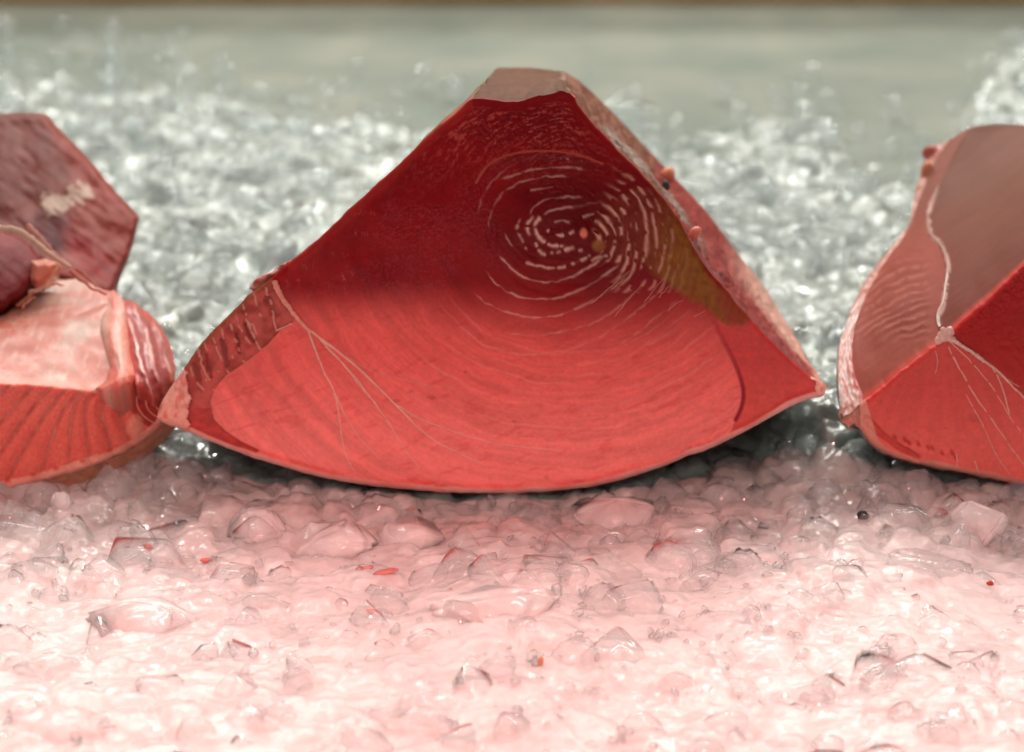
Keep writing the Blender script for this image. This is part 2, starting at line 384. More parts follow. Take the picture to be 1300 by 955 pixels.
def ice_z(x, y, fine=True):
    wx = x+0.006*(fbm(x*60, y*60, 3, 2)-0.5); wy = y+0.006*(fbm(x*60, y*60, 4, 2)-0.5)
    z = (fbm(x*7, y*7, 21, 3)-0.5)*0.022
    if fine:
        f1, f2, c, dx, dy = worley(wx, wy, 0.030, 31)
        e = ss(0.0, 0.22, f2-f1)
        am = 0.30+0.70*ss(-0.16, 0.06, y)
        t1 = h2(np.floor(c*9999), np.floor(c*777), 3)-0.5; t2 = h2(np.floor(c*9999), np.floor(c*555), 4)-0.5
        z = z+am*(0.009*(c-0.5)*e+(dx*t1+dy*t2)*0.011*e-0.003*(1-e))+0.004*(1-np.minimum(f1, 1)**2)
        f1, f2, c, dx, dy = worley(wx+5, wy, 0.0115, 32)
        e = ss(0.0, 0.3, f2-f1); z = z+am*(0.0035*(c-0.5)*e-0.0008*(1-e))
        z = z+(fbm(x*180, y*180, 8, 2)-0.5)*0.0018
    cv = ice_cover(x, y)
    low = -0.005+0.014*np.exp(-((y-0.13)/0.085)**2)
    front = 0.006*ss(-0.02, -0.25, y)
    return (low+front+z)*cv+(TZ-0.012)*(1-cv)
nx = 560
xs = np.linspace(-0.72, 0.72, nx)
ys = []
y = -0.46
while y < 1.13: ys.append(y); y += 0.0021+0.0022*max(0, min(1, (y+0.05)/0.8))
ys = np.array(ys)
GX, GY = np.meshgrid(xs, ys, indexing='ij')
V = np.stack([GX, GY, ice_z(GX, GY)], -1).reshape(-1, 3)
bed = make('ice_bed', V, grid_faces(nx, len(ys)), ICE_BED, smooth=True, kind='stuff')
bed['label'] = 'bed of crushed melting ice covering the counter'; bed['category'] = 'ice'

# crushed ice pieces
def ico(sub):
    bm = bmesh.new(); bmesh.ops.create_icosphere(bm, subdivisions=sub, radius=1)
    V = np.array([v.co[:] for v in bm.verts]); F = np.array([[v.index for v in f.verts] for f in bm.faces]); bm.free(); return V, F
def ice_shape(sub, r, planes=9, lump=0.06):
    V, F = ico(sub); V = V.copy()
    for _ in range(planes):
        n = r.normal(size=3); n /= np.linalg.norm(n); d = r.uniform(0.5, 0.92)
        h = V@n-d; V = V-np.maximum(h, 0)[:, None]*n*0.96
    V = V*r.uniform([0.75, 0.6, 0.45], [1.2, 1.1, 0.9])
    V = V*(1+lump*(fbm(V[:, 0]*1.7+V[:, 2]*1.1+9, V[:, 1]*1.7-V[:, 2]*0.7+9, int(r.integers(999)), 2)-0.5)[:, None]*2)
    return V, F
def ice_hull(r, npt=14, bev=0.16, seg=2):
    """broken lump: hull of scattered points with melted edges"""
    bm = bmesh.new(); p = r.normal(size=(npt, 3)); p /= np.linalg.norm(p, axis=1, keepdims=True); p *= r.uniform(0.72, 1.05, (npt, 1)); p *= r.uniform([0.8, 0.65, 0.45], [1.15, 1.05, 0.85])
    for q in p: bm.verts.new(q)
    g = bmesh.ops.convex_hull(bm, input=bm.verts[:])
    bmesh.ops.delete(bm, geom=[v for v in bm.verts if not v.link_faces], context='VERTS')
    bmesh.ops.dissolve_limit(bm, angle_limit=0.35, verts=bm.verts[:], edges=bm.edges[:])
    bmesh.ops.bevel(bm, geom=bm.edges[:], offset=bev, segments=seg, affect='EDGES', clamp_overlap=True)
    bmesh.ops.triangulate(bm, faces=bm.faces[:])
    V = np.array([v.co[:] for v in bm.verts]); bm.verts.index_update(); F = np.array([[v.index for v in f.verts] for f in bm.faces]); bm.free()
    return V, F
def rotm(r):
    q = r.normal(size=4); q /= np.linalg.norm(q); w, x, y, z = q
    return np.array([[1-2*(y*y+z*z), 2*(x*y-z*w), 2*(x*z+y*w)], [2*(x*y+z*w), 1-2*(x*x+z*z), 2*(y*z-x*w)], [2*(x*z-y*w), 2*(y*z+x*w), 1-2*(x*x+y*y)]])
def scatter(name, n, y0, y1, s0, s1, sub, mat, sink, label, seed, cl=(0, 0.6), dens=None):
    r = np.random.default_rng(seed); T = [ice_hull(r, int(r.integers(13, 24)), 0.16, 2) if sub > 1 else ice_hull(r, int(r.integers(11, 16)), 0.14, 1) for _ in range(30)]
    m = n*8; y = r.uniform(y0, y1, m); x = r.uniform(-1, 1, m)*(0.22*(y-CAM[1])+0.06)
    p = ice_cover(x, y, 0.14)
    if dens is not None: p = p*dens(x, y)
    k = np.flatnonzero(r.random(m) < p)[:n]; x = x[k]; y = y[k]; n = len(k)
    s_ = 1.35*(s0+(s1-s0)*r.random(n)**2.2); z = np.maximum(ice_z(x, y, False), TZ+0.3*s_)
    VV = []; FF = []; CC = []; off = 0
    for i in range(n):
        t, F = T[r.integers(30)]
        P = (t*s_[i])@rotm(r).T+np.array([x[i], y[i], z[i]+s_[i]*sink])
        VV.append(P); FF.append(F+off); CC.append(np.full(len(P), r.uniform(*cl))); off += len(P)
    o = make(name, np.vstack(VV), np.vstack(FF), mat, attr={'cloud': np.concatenate(CC)}, kind='stuff')
    o['label'] = label; o['category'] = 'ice'
    return o
scatter('crushed_ice', 850, -0.44, 0.06, 0.005, 0.019, 2, ICE_FRONT, -0.1, 'clear crushed ice pieces heaped along the front of the counter', 11, dens=lambda x, y: 0.36+0.64*ss(-0.16, -0.02, y+0.12*(fbm(x*9, y*9, 77, 2)-0.5)))
scatter('ice_crystal', 650, -0.42, 0.0, 0.0012, 0.0042, 1, ICE_CLEAR, 0.9, 'tiny glittering ice crystals strewn over the front ice', 14, dens=lambda x, y: ss(0.56, 0.72, fbm(x*16, y*22, 78, 2)))
scatter('crushed_ice', 800, 0.03, 0.45, 0.005, 0.018, 2, ICE, 0.25, 'crushed ice pieces lying between and behind the tuna chunks', 12)
scatter('crushed_ice', 1300, 0.40, 1.16, 0.005, 0.018, 1, ICE, 0.3, 'blurred crushed ice at the back of the counter', 13, cl=(0.0, 0.5))

# ------------------------------------------------------------------ main tuna chunk
main = thing('tuna_chunk', 'large central wedge of red tuna with ringed cut face and brown bloodline', 'tuna', (0, 0, 0), 'tuna chunks on the ice')
TOP = [(199, 531), (203, 515), (214, 496), (232, 470), (260, 431), (290, 400), (320, 371), (345, 352), (356, 342), (365, 335), (395, 311), (430, 278), (470, 241), (510, 205), (545, 171), (575, 146), (598, 127), (615, 126), (640, 129), (660, 128), (680, 123), (700, 119), (712, 116), (724, 119), (735, 135), (750, 154), (770, 175), (790, 196), (808, 213), (830, 238), (850, 262), (868, 290), (880, 312), (900, 344), (920, 365), (935, 385), (955, 406), (985, 438), (1010, 462), (1030, 478), (1046, 486), (1050, 492)]
BOT = [(199, 531), (215, 541), (230, 545), (270, 562), (330, 584), (400, 604), (450, 614), (520, 622), (600, 626), (680, 625), (750, 618), (800, 606), (850, 589), (875, 578), (900, 570), (950, 546), (1000, 518), (1030, 506), (1044, 503), (1050, 492)]
TOPs = smooth_line(TOP, 1200); BOTs = smooth_line(BOT, 800)
def wob(L, s, a=1.3):
    L = L.copy(); L[:, 1] += a*(fbm(L[:, 0]/9, L[:, 0]*0+s, s, 3)-0.5)*2; return L
TOPs = wob(TOPs, 5); BOTs = wob(BOTs, 6, 0.8)
def as_func(L):
    o = np.maximum.accumulate(L[:, 0]); return lambda x: np.interp(x, o, L[:, 1])
topf, botf = as_func(TOPs), as_func(BOTs)
NX, NY = 660, 380
cx_ = np.linspace(199.5, 1049.5, NX)
X = np.repeat(cx_[:, None], NY, 1); tt = np.linspace(0, 1, NY)[None]
Y = topf(cx_)[:, None]*(1-tt)+botf(cx_)[:, None]*tt
E = np.vstack([np.stack([cx_, topf(cx_)], -1)[::6], np.stack([cx_, botf(cx_)], -1)[::-6]])
dT, _ = seg_dist(X, Y, np.stack([cx_, topf(cx_)], -1)[::6]); dB, _ = seg_dist(X, Y, np.stack([cx_, botf(cx_)], -1)[::6])

S0 = smooth_line([(347, 358), (354, 372), (368, 393), (382, 411), (397, 426)], 60)
VEIN = smooth_line([(895, 375), (905, 405), (918, 432), (930, 455), (940, 480), (944, 500), (941, 518), (934, 533)], 60)
LOBE = [(371, 411), (356, 419), (340, 437), (325, 449), (306, 464), (286, 477), (272, 494), (267, 511), (272, 533), (286, 547), (305, 560), (330, 572)]
DARK = [(743, 290), (770, 258), (800, 240), (832, 232), (850, 258), (868, 287), (882, 312), (902, 344), (922, 364), (938, 384), (953, 404), (944, 416), (926, 418), (907, 410), (888, 391), (863, 377), (838, 358), (810, 336), (780, 327), (757, 320)]
STRIP = [(340, 345), (349, 360), (362, 385), (372, 400), (371, 411)]+LOBE[1:]+[(300, 590), (190, 560), (190, 500)]
warpx = 5*(fbm(X/45, Y/45, 71, 3)-0.5)*2; warpy = 5*(fbm(X/45, Y/45, 72, 3)-0.5)*2
Xw, Yw = X+warpx, Y+warpy
in_strip = inside(X, Y, STRIP) & (X < 375)
dl, _ = seg_dist(X, Y, LOBE)
in_lobe = (~in_strip) & (X < 460) & (Y > 405)
in_dark = inside(Xw, Yw, DARK)
vx = np.interp(Y, VEIN[:, 1], VEIN[:, 0])
in_side = (~in_dark) & (X > np.where(Y < 408, 925, np.where(Y > 533, 934-(Y-533)*0.4, vx)))
tipn = 14*(fbm(X/9, Y/9, 82, 3)-0.5); in_tip = (X < 241-0.10*np.abs(Y-510)+tipn) | (X > 1031+0.35*(Y-480)+tipn*0.6)
rim_w = 3.5+4.5*fbm(X/40, Y*0, 81, 3)
in_rim = (dB < rim_w) & (~in_tip)
edge_d = dT

# ---- colour of the flesh itself
n1 = fbm(X/70, Y/50, 41, 4); n2 = fbm(X/8, Y/6, 42, 3); n3 = fbm(X/2.2, Y/2.2, 43, 2)
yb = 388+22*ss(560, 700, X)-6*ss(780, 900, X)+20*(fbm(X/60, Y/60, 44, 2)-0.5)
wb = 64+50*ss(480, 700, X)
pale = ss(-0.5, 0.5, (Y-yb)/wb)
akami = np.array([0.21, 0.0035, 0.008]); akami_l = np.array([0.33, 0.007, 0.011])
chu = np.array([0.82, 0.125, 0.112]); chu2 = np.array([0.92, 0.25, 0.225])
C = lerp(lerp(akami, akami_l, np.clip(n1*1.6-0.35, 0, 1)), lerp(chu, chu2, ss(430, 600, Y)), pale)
C *= (0.94+0.12*n2)[..., None]
# streaky muscle grain, following the rings
Xr = X+5*(fbm(X/38, Y/30, 73, 3)-0.5)*2; Yr = Y+5*(fbm(X/34, Y/34, 74, 3)-0.5)*2
r0 = np.hypot((Xr-722)/1.3, Yr-288)
phi = np.hypot((Xr-722)/(1.72-0.60*ss(35, 85, r0)+0.12*ss(100, 200, r0)), Yr-288-0.08*np.maximum(0, Yr-390))
ang = np.arctan2(Yr-288, Xr-722)
grain = fbm(phi/2.6, ang*9, 45, 3)
C *= (0.88+0.24*grain)[..., None]
band = vn(phi/11, ang*1.5, 59); bm_ = ss(60, 110, phi)*ss(-0.3, 0.3, np.sin(ang)); C *= (1-0.20*(band-0.5)*bm_)[..., None]
# dark bruises of grain in the pale part
fl = fbm((X*0.35+Y)/7, (X-Y*0.35)/26, 46, 3); C = lerp(C, C*np.array([0.86, 0.55, 0.6]), ss(0.62, 0.80, fl)*0.55*pale)
# belly lobe grain: soft upright bands
bands = 0.5+0.5*np.sin((X+0.25*(Y-500)+6*fbm(X/20, Y/30, 47, 2))/3.6); lob_m = in_lobe*ss(390, 330, X)
C = lerp(C, C*np.array([0.93, 0.75, 0.78]), 0.5*bands*lob_m)
relief = 0.0005*(fbm(X/90, Y/90, 51, 3)-0.5)*6+0.00008*(n2-0.5)*2
core = np.exp(-(((X-735)/130)**2+((Y-275)/95)**2)); C *= (1-0.45*core)[..., None]
# rings
def ringset(phi, levels, w, an=None, lo=0.40, hi=0.62, f=1.6):
    r = np.zeros_like(phi)
    for k, (L, s) in enumerate(levels):
        q = s*np.exp(-((phi-L)/w)**2)
        if an is not None: q = q*ss(lo, hi, vn(an*f+k*7.31, np.full_like(phi, k*3.7+0.5), 57))
        r = np.maximum(r, q)
    return r
lower = ss(0.35, 0.75, np.sin(ang))
phi = phi+3.0*(fbm(ang*2.2+9, phi/28, 58, 3)-0.5)*2
inner = ss(112, 82, phi)
lev = [(156, .35), (168, .5), (180, .3), (192, .5), (205, .35), (218, .5), (231, .3), (245, .45), (262, .3), (280, .4)]
ringI = ringset(phi, lev, 1.0, ang, 0.25, 0.5)*(0.4+0.6*ss(0.35, 0.6, fbm(ang*phi/30, phi/20, 92, 2)))*lower*0.8
Z = lambda pts: [(600+a/3.61, 200+b/3.61) for a, b in pts]
STROKES = [  # muscle partitions, the dashes painting glints on their ridges: points, strength, width
 ([(330, 268), (300, 285), (286, 312), (292, 345), (318, 378), (352, 400), (395, 408), (430, 400)], 1.0, 2.4),
 ([(285, 262), (256, 295), (250, 330), (262, 362), (285, 392), (318, 438), (362, 440), (420, 425), (480, 405)], 1.0, 2.2),
 ([(225, 280), (205, 310), (212, 350), (232, 390), (255, 440)], 0.7, 1.6),
 ([(215, 468), (258, 485), (320, 502), (372, 508), (440, 496), (500, 470), (560, 440)], 1.0, 1.7),
 ([(150, 345), (165, 385), (185, 410)], 0.6, 1.4),
 ([(105, 435), (160, 490), (200, 530), (260, 560), (330, 572), (400, 565), (470, 541), (520, 512), (610, 455)], 1.0, 1.3),
 ([(55, 505), (100, 570), (160, 615), (230, 641), (320, 649), (400, 641), (470, 616), (540, 580), (620, 530), (690, 480)], 0.95, 1.2),
 ([(0, 612), (50, 660), (120, 696), (200, 723), (300, 734), (400, 722), (480, 692), (560, 650), (650, 592), (740, 505)], 0.8, 1.1),
 ([(120, 800), (260, 815), (380, 803), (470, 785), (560, 755), (650, 702), (740, 625), (810, 555)], 0.55, 1.1),
 ([(100, 885), (250, 905), (400, 890), (500, 860), (600, 812), (700, 745), (790, 675), (880, 595)], 0.5, 1.1),
 ([(560, 930), (660, 870), (760, 800), (840, 735), (950, 650)], 0.4, 1.1),
 ([(640, 960), (760, 880), (880, 790), (1010, 690)], 0.3, 1.1),
 ([(120, 105), (200, 76), (262, 58), (335, 47), (425, 45), (530, 58)], 0.6, 1.2),
 ([(150, 150), (220, 115), (290, 96), (352, 86), (440, 88)], 0.55, 1.3),
 ([(260, 155), (300, 145), (342, 138), (375, 140)], 0.6, 1.4),
 ([(258, 270), (275, 235), (310, 205), (345, 190), (430, 181), (510, 184)], 0.5, 1.3),
 ([(322, 268), (345, 252), (372, 243), (432, 230), (520, 216), (590, 205)], 0.6, 1.4),
 ([(70, 330), (85, 250), (125, 180), (180, 130)], 0.3, 1.2), ([(20, 260), (50, 170), (110, 90), (200, 20)], 0.35, 1.2),
 ([(330, 330), (352, 338)], 0.9, 1.8), ([(372, 350), (400, 358), (432, 350), (470, 338)], 0.9, 1.8), ([(370, 298), (410, 292), (450, 300)], 0.5, 1.4), ([(480, 428), (515, 420)], 0.9, 2.0), ([(540, 480), (575, 462), (625, 450)], 0.8, 1.8), ([(560, 290), (580, 300)], 0.9, 2.4), ([(500, 275), (540, 262), (560, 262)], 0.6, 1.5)]
Xs = X+1.2*(fbm(X/7, Y/7, 201, 2)-0.5)*2; Ys = Y+1.6*(fbm(X/7, Y/7, 202, 2)-0.5)*2
for k, (pts, st_, w_) in enumerate(STROKES):
    L_ = smooth_line(Z(pts), 40); x0, y0 = L_.min(0)-8; x1, y1 = L_.max(0)+8
    m_ = (X > x0) & (X < x1) & (Y > y0) & (Y < y1)
    d_, p_ = seg_dist(Xs[m_], Ys[m_], L_)
    ln = np.hypot(*np.diff(L_, axis=0).T).sum()
    dsh_ = vn(p_*ln/(3.5 if w_ > 1.55 else 9.0)+k*13.7, np.full(p_.shape, k+0.5), 203)
    on = ss(0.30, 0.55, dsh_) if w_ > 1.55 else 0.30+0.70*ss(0.25, 0.6, dsh_)
    ww = w_*(0.45+0.75*dsh_)
    q_ = st_*np.exp(-(d_/ww)**2)*on*ss(0, 0.10, p_)*ss(1, 0.90, p_)
    ringI[m_] = np.maximum(ringI[m_], q_)
ringI = np.clip(ringI*np.where(in_strip | in_lobe | in_side, 0, 1)*ss(4, 12, edge_d)*ss(2, 8, dB), 0, 1)
amask = ss(-0.2, 0.3, np.sin(ang)); lev = [(33, 1), (43, 1), (53, 1), (65, 1), (86, 1)]
# tight rings inside the dark muscle, right of the spine
phi2 = np.hypot((Xw-748)/0.98, (Yw-304)/1.15); ang2 = np.arctan2(Yw-304, Xw-748)
lev2 = [(12+10.5*k, 1-0.05*k) for k in range(13)]
dash2 = ss(0.38, 0.58, fbm(ang2*phi2/9, phi2/6, 96, 2))
R3 = ringset(phi2+2*(fbm(X/12, Y/12, 97, 2)-.5)*2, lev2, 2.1)*dash2*ss(1.35, 0.75, np.abs(ang2+0.05))*ss(150, 80, phi2)
R3 *= np.where((X > 748) & (Y < 372), 1, 0)*ss(4, 14, edge_d)
# dark muscle colour
olive = np.array([0.24, 0.085, 0.014]); umber = np.array([0.19, 0.020, 0.013])
dm = lerp(umber, olive, ss(800, 865, X+0.3*(Y-340)+20*(n1-0.5))); dm = lerp(dm, np.array([0.30, 0.025, 0.02]), ss(905, 925, X-0.3*(Y-390))*0.6)
fib = fbm((X+0.25*Y)/3.0, (Y-0.25*X)/40, 98, 3); dm = dm*(0.8+0.4*fib)[..., None]*(0.8+0.4*n2)[..., None]
dd, _ = seg_dist(Xw, Yw, DARK+DARK[:1]); dk = np.where(in_dark, ss(0, 9, dd+4*(n2-0.5)), 0)
dk = dk*ss(735, 785, X+0.2*(Y-300)+30*(n1-0.5))*(0.75+0.25*ss(0.3, 0.5, n2))
C = lerp(C, dm, dk)
ring_c = np.array([0.86, 0.50, 0.42])
C = lerp(C, ring_c, np.clip(ringI, 0, 1)*(0.55+0.33*core))  # pale partition tone plus glints painted on the ring ridges
C = lerp(C, np.array([0.80, 0.42, 0.32]), np.clip(R3*1.2, 0, 1)*0.8)  # dark muscle rings likewise: pale tissue with painted ridge glints
relief += -0.00014*ringI-0.00025*R3-0.00015*np.where(dk > 0.5, fib-0.5, 0)
# darker ring grooves around the spine end
grv = ringset(phi, [(l_+4.5, s_) for l_, s_ in lev], 3.0)*amask; C = lerp(C, C*0.80, grv*inner*0.7); relief += 0.0001*grv*inner
# spine end nub
nub = np.exp(-(((X-741)/6.0)**2+((Y-296)/8.0)**2)); C = lerp(C, np.array([0.82, 0.20, 0.14]), ss(0.35, 0.75, nub)); relief += -0.0025*nub
nub2 = np.exp(-(((X-760)/12)**2+((Y-312)/11)**2)); C = lerp(C, np.array([0.30, 0.10, 0.03]), ss(0.4, 0.8, nub2)*0.8)
# ragged wet grain in the upper part: relief ridges, then glints painted as pale specks
rag = ss(380, 250, Y)*ss(3, 20, edge_d)*np.where(in_dark, 0.5, 1)
gr2 = fbm(phi/2.0, ang*9, 99, 3); gr3 = vn(X/2.4, Y/1.7, 100)
topstreak = ss(250, 150, Y)
relief += -(0.0006*(gr2-0.5)+0.0009*(gr3-0.5))*(0.04+1.0*topstreak*ss(0.25, 0.6, fbm(X/30, Y/18, 103, 2)))*rag
relief += -0.0005*(vn(X/2.2, Y/1.8, 101)-0.5)*ss(0.55, 0.7, fbm(X/25, Y/14, 102, 2))*ss(395, 370, Y)*rag
glint_zone = np.clip(ss(255, 150, Y)*0.9+ss(0.56, 0.70, fbm(X/26, Y/9, 104, 2))*ss(395, 350, Y)*ss(560, 430, X)*0.6+0.03*ss(390, 360, Y), 0, 1)*ss(5, 16, edge_d)*np.where(in_dark | in_strip | in_lobe, 0, 1)
glint_speck = ss(0.52, 0.82, vn(phi/1.7, ang*np.maximum(phi, 30)/7.0, 105)*0.62+0.38*vn(X/2.4, Y/1.9, 106))
C = lerp(C, np.array([0.62, 0.10, 0.085]), glint_speck*glint_zone*0.7)  # wet sparkle put into the colour as paler red specks
haze_f = ss(0.5, 0.8, vn(X/1.7, Y/1.7, 107))*ss(0.38, 0.6, fbm(X/50, Y/40, 108, 2))*ss(400, 370, Y)*ss(200, 250, Y)*ss(680, 600, X)*np.where(in_dark | in_strip | in_lobe, 0, 1)
C = lerp(C, np.array([0.44, 0.075, 0.11]), haze_f*0.22)
# ragged step from upper shoulder
SH = smooth_line([(604, 232), (620, 210), (650, 196), (690, 192), (730, 196), (765, 208)], 50); dsh, ps = seg_dist(X, Y, SH)
above = (Y < np.interp(X, SH[:, 0], SH[:, 1])); relief += 0.0022*np.where(above, 0, 1)*ss(600, 630, X)*ss(800, 740, X)*ss(16, 0, dsh)
C = lerp(C, np.array([0.52, 0.10, 0.07]), ss(2.0, 0.6, dsh)*0.7)
# edge highlight painted into the flesh colour along the top outline
C = lerp(C, np.array([0.60, 0.05, 0.04]), ss(16, 0, dT+6*(n2-0.5))*0.5*np.where((X > 365) & (X < 600), 1, 0.15)*np.where(in_dark, 0, 1))
# side muscle
C = np.where(in_side[..., None], lerp(np.array([0.60, 0.052, 0.05]), np.array([0.72, 0.11, 0.085]), ss(440, 530, Y)*0.6)*(0.85+0.3*n2)[..., None], C)
dv, pv = seg_dist(X, Y, VEIN); C = lerp(C, np.array([0.30, 0.012, 0.03]), ss(4.2, 1.2, dv)*np.clip(pv*1.6-0.2, 0, 1)); relief += 0.0006*ss(4, 0, dv)
# bruise near the bottom right and dark spots
for bx_, by_, br, bk in [(878, 573, 16, .8), (905, 562, 9, .6), (690, 606, 7, .35), (562, 618, 8, .8), (553, 617, 5, .9), (735, 612, 9, .5), (652, 535, 4, .5), (711, 532, 3, .8), (525, 497, 4, .45), (590, 472, 5, .4), (505, 508, 4, .5), (430, 524, 4, .4), (548, 505, 3, .5)]:
    q = np.hypot((X-bx_)/2.1, (Y-by_)+0.25*(X-bx_)*(1 if bx_ > 850 else 0)-0.1)+6*(n2-0.5)
    C = lerp(C, np.array([0.36, 0.012, 0.03]), ss(br*0.5, br*0.15, q)*bk*0.8)
# left strip of rib muscle
SEP = [[(336, 358), (341, 378), (346, 398), (351, 420)], [(308, 383), (313, 402), (319, 420), (331, 444)], [(290, 399), (295, 418), (301, 436), (311, 460)], [(269, 421), (275, 440), (282, 458), (291, 474)], [(251, 444), (258, 465), (266, 482), (272, 495)]]
stc = lerp(np.array([0.36, 0.045, 0.036]), np.array([0.54, 0.095, 0.08]), ss(0.3, 0.7, fbm(X/14, Y/14, 209, 3))); stc = stc*(0.85+0.3*n2)[..., None]
stc = lerp(stc, np.array([0.34, 0.11, 0.04]), ss(9, 1, dT)*0.6)
nseg = np.zeros(X.shape, int); sepd = np.full(X.shape, 99.0)
for k, s in enumerate(SEP):
    s = smooth_line(s, 30); d, _ = seg_dist(Xs+3.0*(n1-0.5)+2.5*(n2-0.5), Ys, s); sepd = np.minimum(sepd, d+2.2*ss(0.5, 0.75, vn(Y/6+k*9, X*0+k, 207)))
    nseg += (X < np.interp(Y, s[:, 1], s[:, 0]))
for pa, pb, w in [((312, 412), (322, 432), 5), ((283, 432), (288, 462), 5), ((246, 462), (252, 480), 6), ((340, 380), (352, 398), 7), ((262, 452), (268, 478), 4), ((300, 425), (304, 446), 3)]:
    d, _ = seg_dist(Xs, Ys+2*(n2-0.5), [pa, pb]); k = ss(w, w*0.3, d+3*(n2-0.5)); stc = lerp(stc, np.array([0.20, 0.03, 0.022]), k*0.75*(0.4+0.9*n1)); relief += np.where(in_strip, 0.0012*k, 0)
for pa in [[(322, 372), (328, 395), (338, 412)], [(299, 396), (306, 420), (318, 436)], [(279, 412), (286, 436), (296, 455)], [(260, 436), (268, 458), (277, 472)], [(312, 398), (316, 410), (322, 414), (326, 424)], [(241, 462), (249, 484), (262, 498)], [(254, 452), (259, 470), (262, 484)]]:
    d, p_ = seg_dist(Xs+2*(n2-0.5), Ys, smooth_line(pa, 20)); stc = lerp(stc, np.array([0.74, 0.36, 0.28]), ss(1.7, 0.4, d)*0.7*ss(0.35, 0.6, vn(p_*6, p_*0+pa[0][0], 208)))
stc = lerp(stc, np.array([0.78, 0.36, 0.28]), ss(1.9, 0.7, sepd+1.5*(n2-0.5))*0.85)
relief += np.where(in_strip, 0.0005*ss(5, 2, sepd)*ss(0, 1.5, sepd)-0.0008*ss(1.8, 0.5, sepd)+0.0006*ss(6, 0, dl), 0)
low_strip = in_strip & (Y > 518) & (X > 238)
stc = np.where(low_strip[..., None], np.array([0.50, 0.05, 0.045])*(0.6+0.8*n2)[..., None], stc)
C = np.where(in_strip[..., None], stc, C)
relief += np.where(in_strip & ~in_tip, 0.0010*ss(0, 5, dl), 0)
C = lerp(C, np.array([0.74, 0.22, 0.17]), np.where(in_lobe, ss(3, 0.5, dl)*0.5, 0))
# fat tips and rim
fatc = lerp(np.array([0.90, 0.52, 0.44]), np.array([0.84, 0.34, 0.27]), np.clip(n1*1.8-0.4, 0, 1))*(0.8+0.4*n2)[..., None]
fatc = lerp(fatc, np.array([0.70, 0.14, 0.11]), ss(0.60, 0.75, fbm(X/7, Y/11, 83, 3))*0.6)
C = np.where(in_tip[..., None], fatc, C)
relief += np.where(in_tip, -0.002*fbm(X/9, Y/9, 110, 2), 0)
rimc = lerp(np.array([0.88, 0.50, 0.44]), np.array([0.84, 0.30, 0.26]), fbm(X/18, Y*0, 111, 2)); C = lerp(C, rimc, np.where(in_tip, 0, ss(rim_w+2.5, rim_w-1.0, dB)))
C = lerp(C, C*np.array([0.92, 0.5, 0.5]), np.where(in_tip, 0, ss(6, 0, np.abs(dB-rim_w-3))*0.55*fbm(X/30, Y*0, 112, 2)*2))
# edge rounding
topz = ss(585, 600, X)*ss(735, 722, X)*(dT < dB)
rd = np.clip(1-np.minimum(dT, dB)/7.0, 0, 1); relief += 0.0035*(1-np.sqrt(np.maximum(1-rd*rd, 0)))*(1-0.85*topz)
FACE_Y = lambda x: -0.006*np.sin((x-200)/850*math.pi)
V3 = atY(X, Y, FACE_Y(X)+relief).reshape(-1, 3)
Fq = grid_faces(NX, NY)
Nv = vnormals(V3, Fq)
if Nv[:, 1].mean() > 0: Fq = Fq[:, ::-1]; Nv = vnormals(V3, Fq)
reg = np.zeros(X.shape, int)
reg[in_lobe & (np.hypot(X-330, (Y-500)) < 400) & (X < np.interp(Y, [405, 430, 480, 530, 580, 620], [392, 398, 412, 428, 440, 456]))] = 1
reg[in_strip] = 2+nseg[in_strip]              # 2..7
reg[low_strip] = 8; reg[in_dark] = 10; reg[in_side] = 11
reg[in_rim] = 12; reg[in_tip & (X < 600)] = 13; reg[in_tip & (X > 600)] = 14
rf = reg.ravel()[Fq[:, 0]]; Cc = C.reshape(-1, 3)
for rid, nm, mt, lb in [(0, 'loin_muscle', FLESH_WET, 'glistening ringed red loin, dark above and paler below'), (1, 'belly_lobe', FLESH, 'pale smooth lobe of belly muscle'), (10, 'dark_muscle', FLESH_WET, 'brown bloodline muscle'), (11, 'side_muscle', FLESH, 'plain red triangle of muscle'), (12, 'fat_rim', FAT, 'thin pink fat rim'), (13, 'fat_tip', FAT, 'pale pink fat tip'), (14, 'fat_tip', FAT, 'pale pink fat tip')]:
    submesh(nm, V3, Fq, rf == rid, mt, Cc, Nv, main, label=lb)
for k in range(7): submesh('rib_muscle', V3, Fq, rf == 2+k, FLESH, Cc, Nv, main)

right_ref = [None]
# sinews standing a little proud of the cut face
def surf_lookup(G, cols, tf, bf):
    """point of a built face grid under a photograph pixel, moved towards the viewer by lift"""
    nxx, nyy = G.shape[:2]
    def f(P, lift=0.0):
        ix = np.clip(np.searchsorted(cols, P[:, 0]), 0, nxx-1); t0, b0 = tf(P[:, 0]), bf(P[:, 0])
        iy = np.clip(np.round((P[:, 1]-t0)/np.maximum(b0-t0, 1e-6)*(nyy-1)), 0, nyy-1).astype(int)
        Yd = G[ix, iy, 1]; Yd = np.convolve(np.r_[Yd[:1], Yd[:1], Yd, Yd[-1:], Yd[-1:]], np.ones(5)/5, 'valid')
        return atY(P[:, 0], P[:, 1], Yd-lift)
    return f
on_face = surf_lookup(V3.reshape(NX, NY, 3), cx_, topf, botf)
def sinew(pts, w0, w1, parent, fy=on_face, c=(0.86, 0.42, 0.35), n=40, lift=0.00005, name='sinew', jit=0.6):
    P = smooth_line(pts, n); P[1:-1] += rng.normal(0, jit*0.5, (n-2, 2)); P = smooth_line(P[::2], n)
    R = np.linspace(w0, w1, n)*0.00047*(0.36 if parent is right_ref[0] else 0.5)*(0.8+0.4*rng.random(n)); R[-1] *= 0.2; R[0] *= 0.4
    cc = np.array(c)*(0.9+0.2*rng.random((n, 1)))
    return tube(name, fy(P, lift), R, SINEW, cc, parent, flat=0.35)
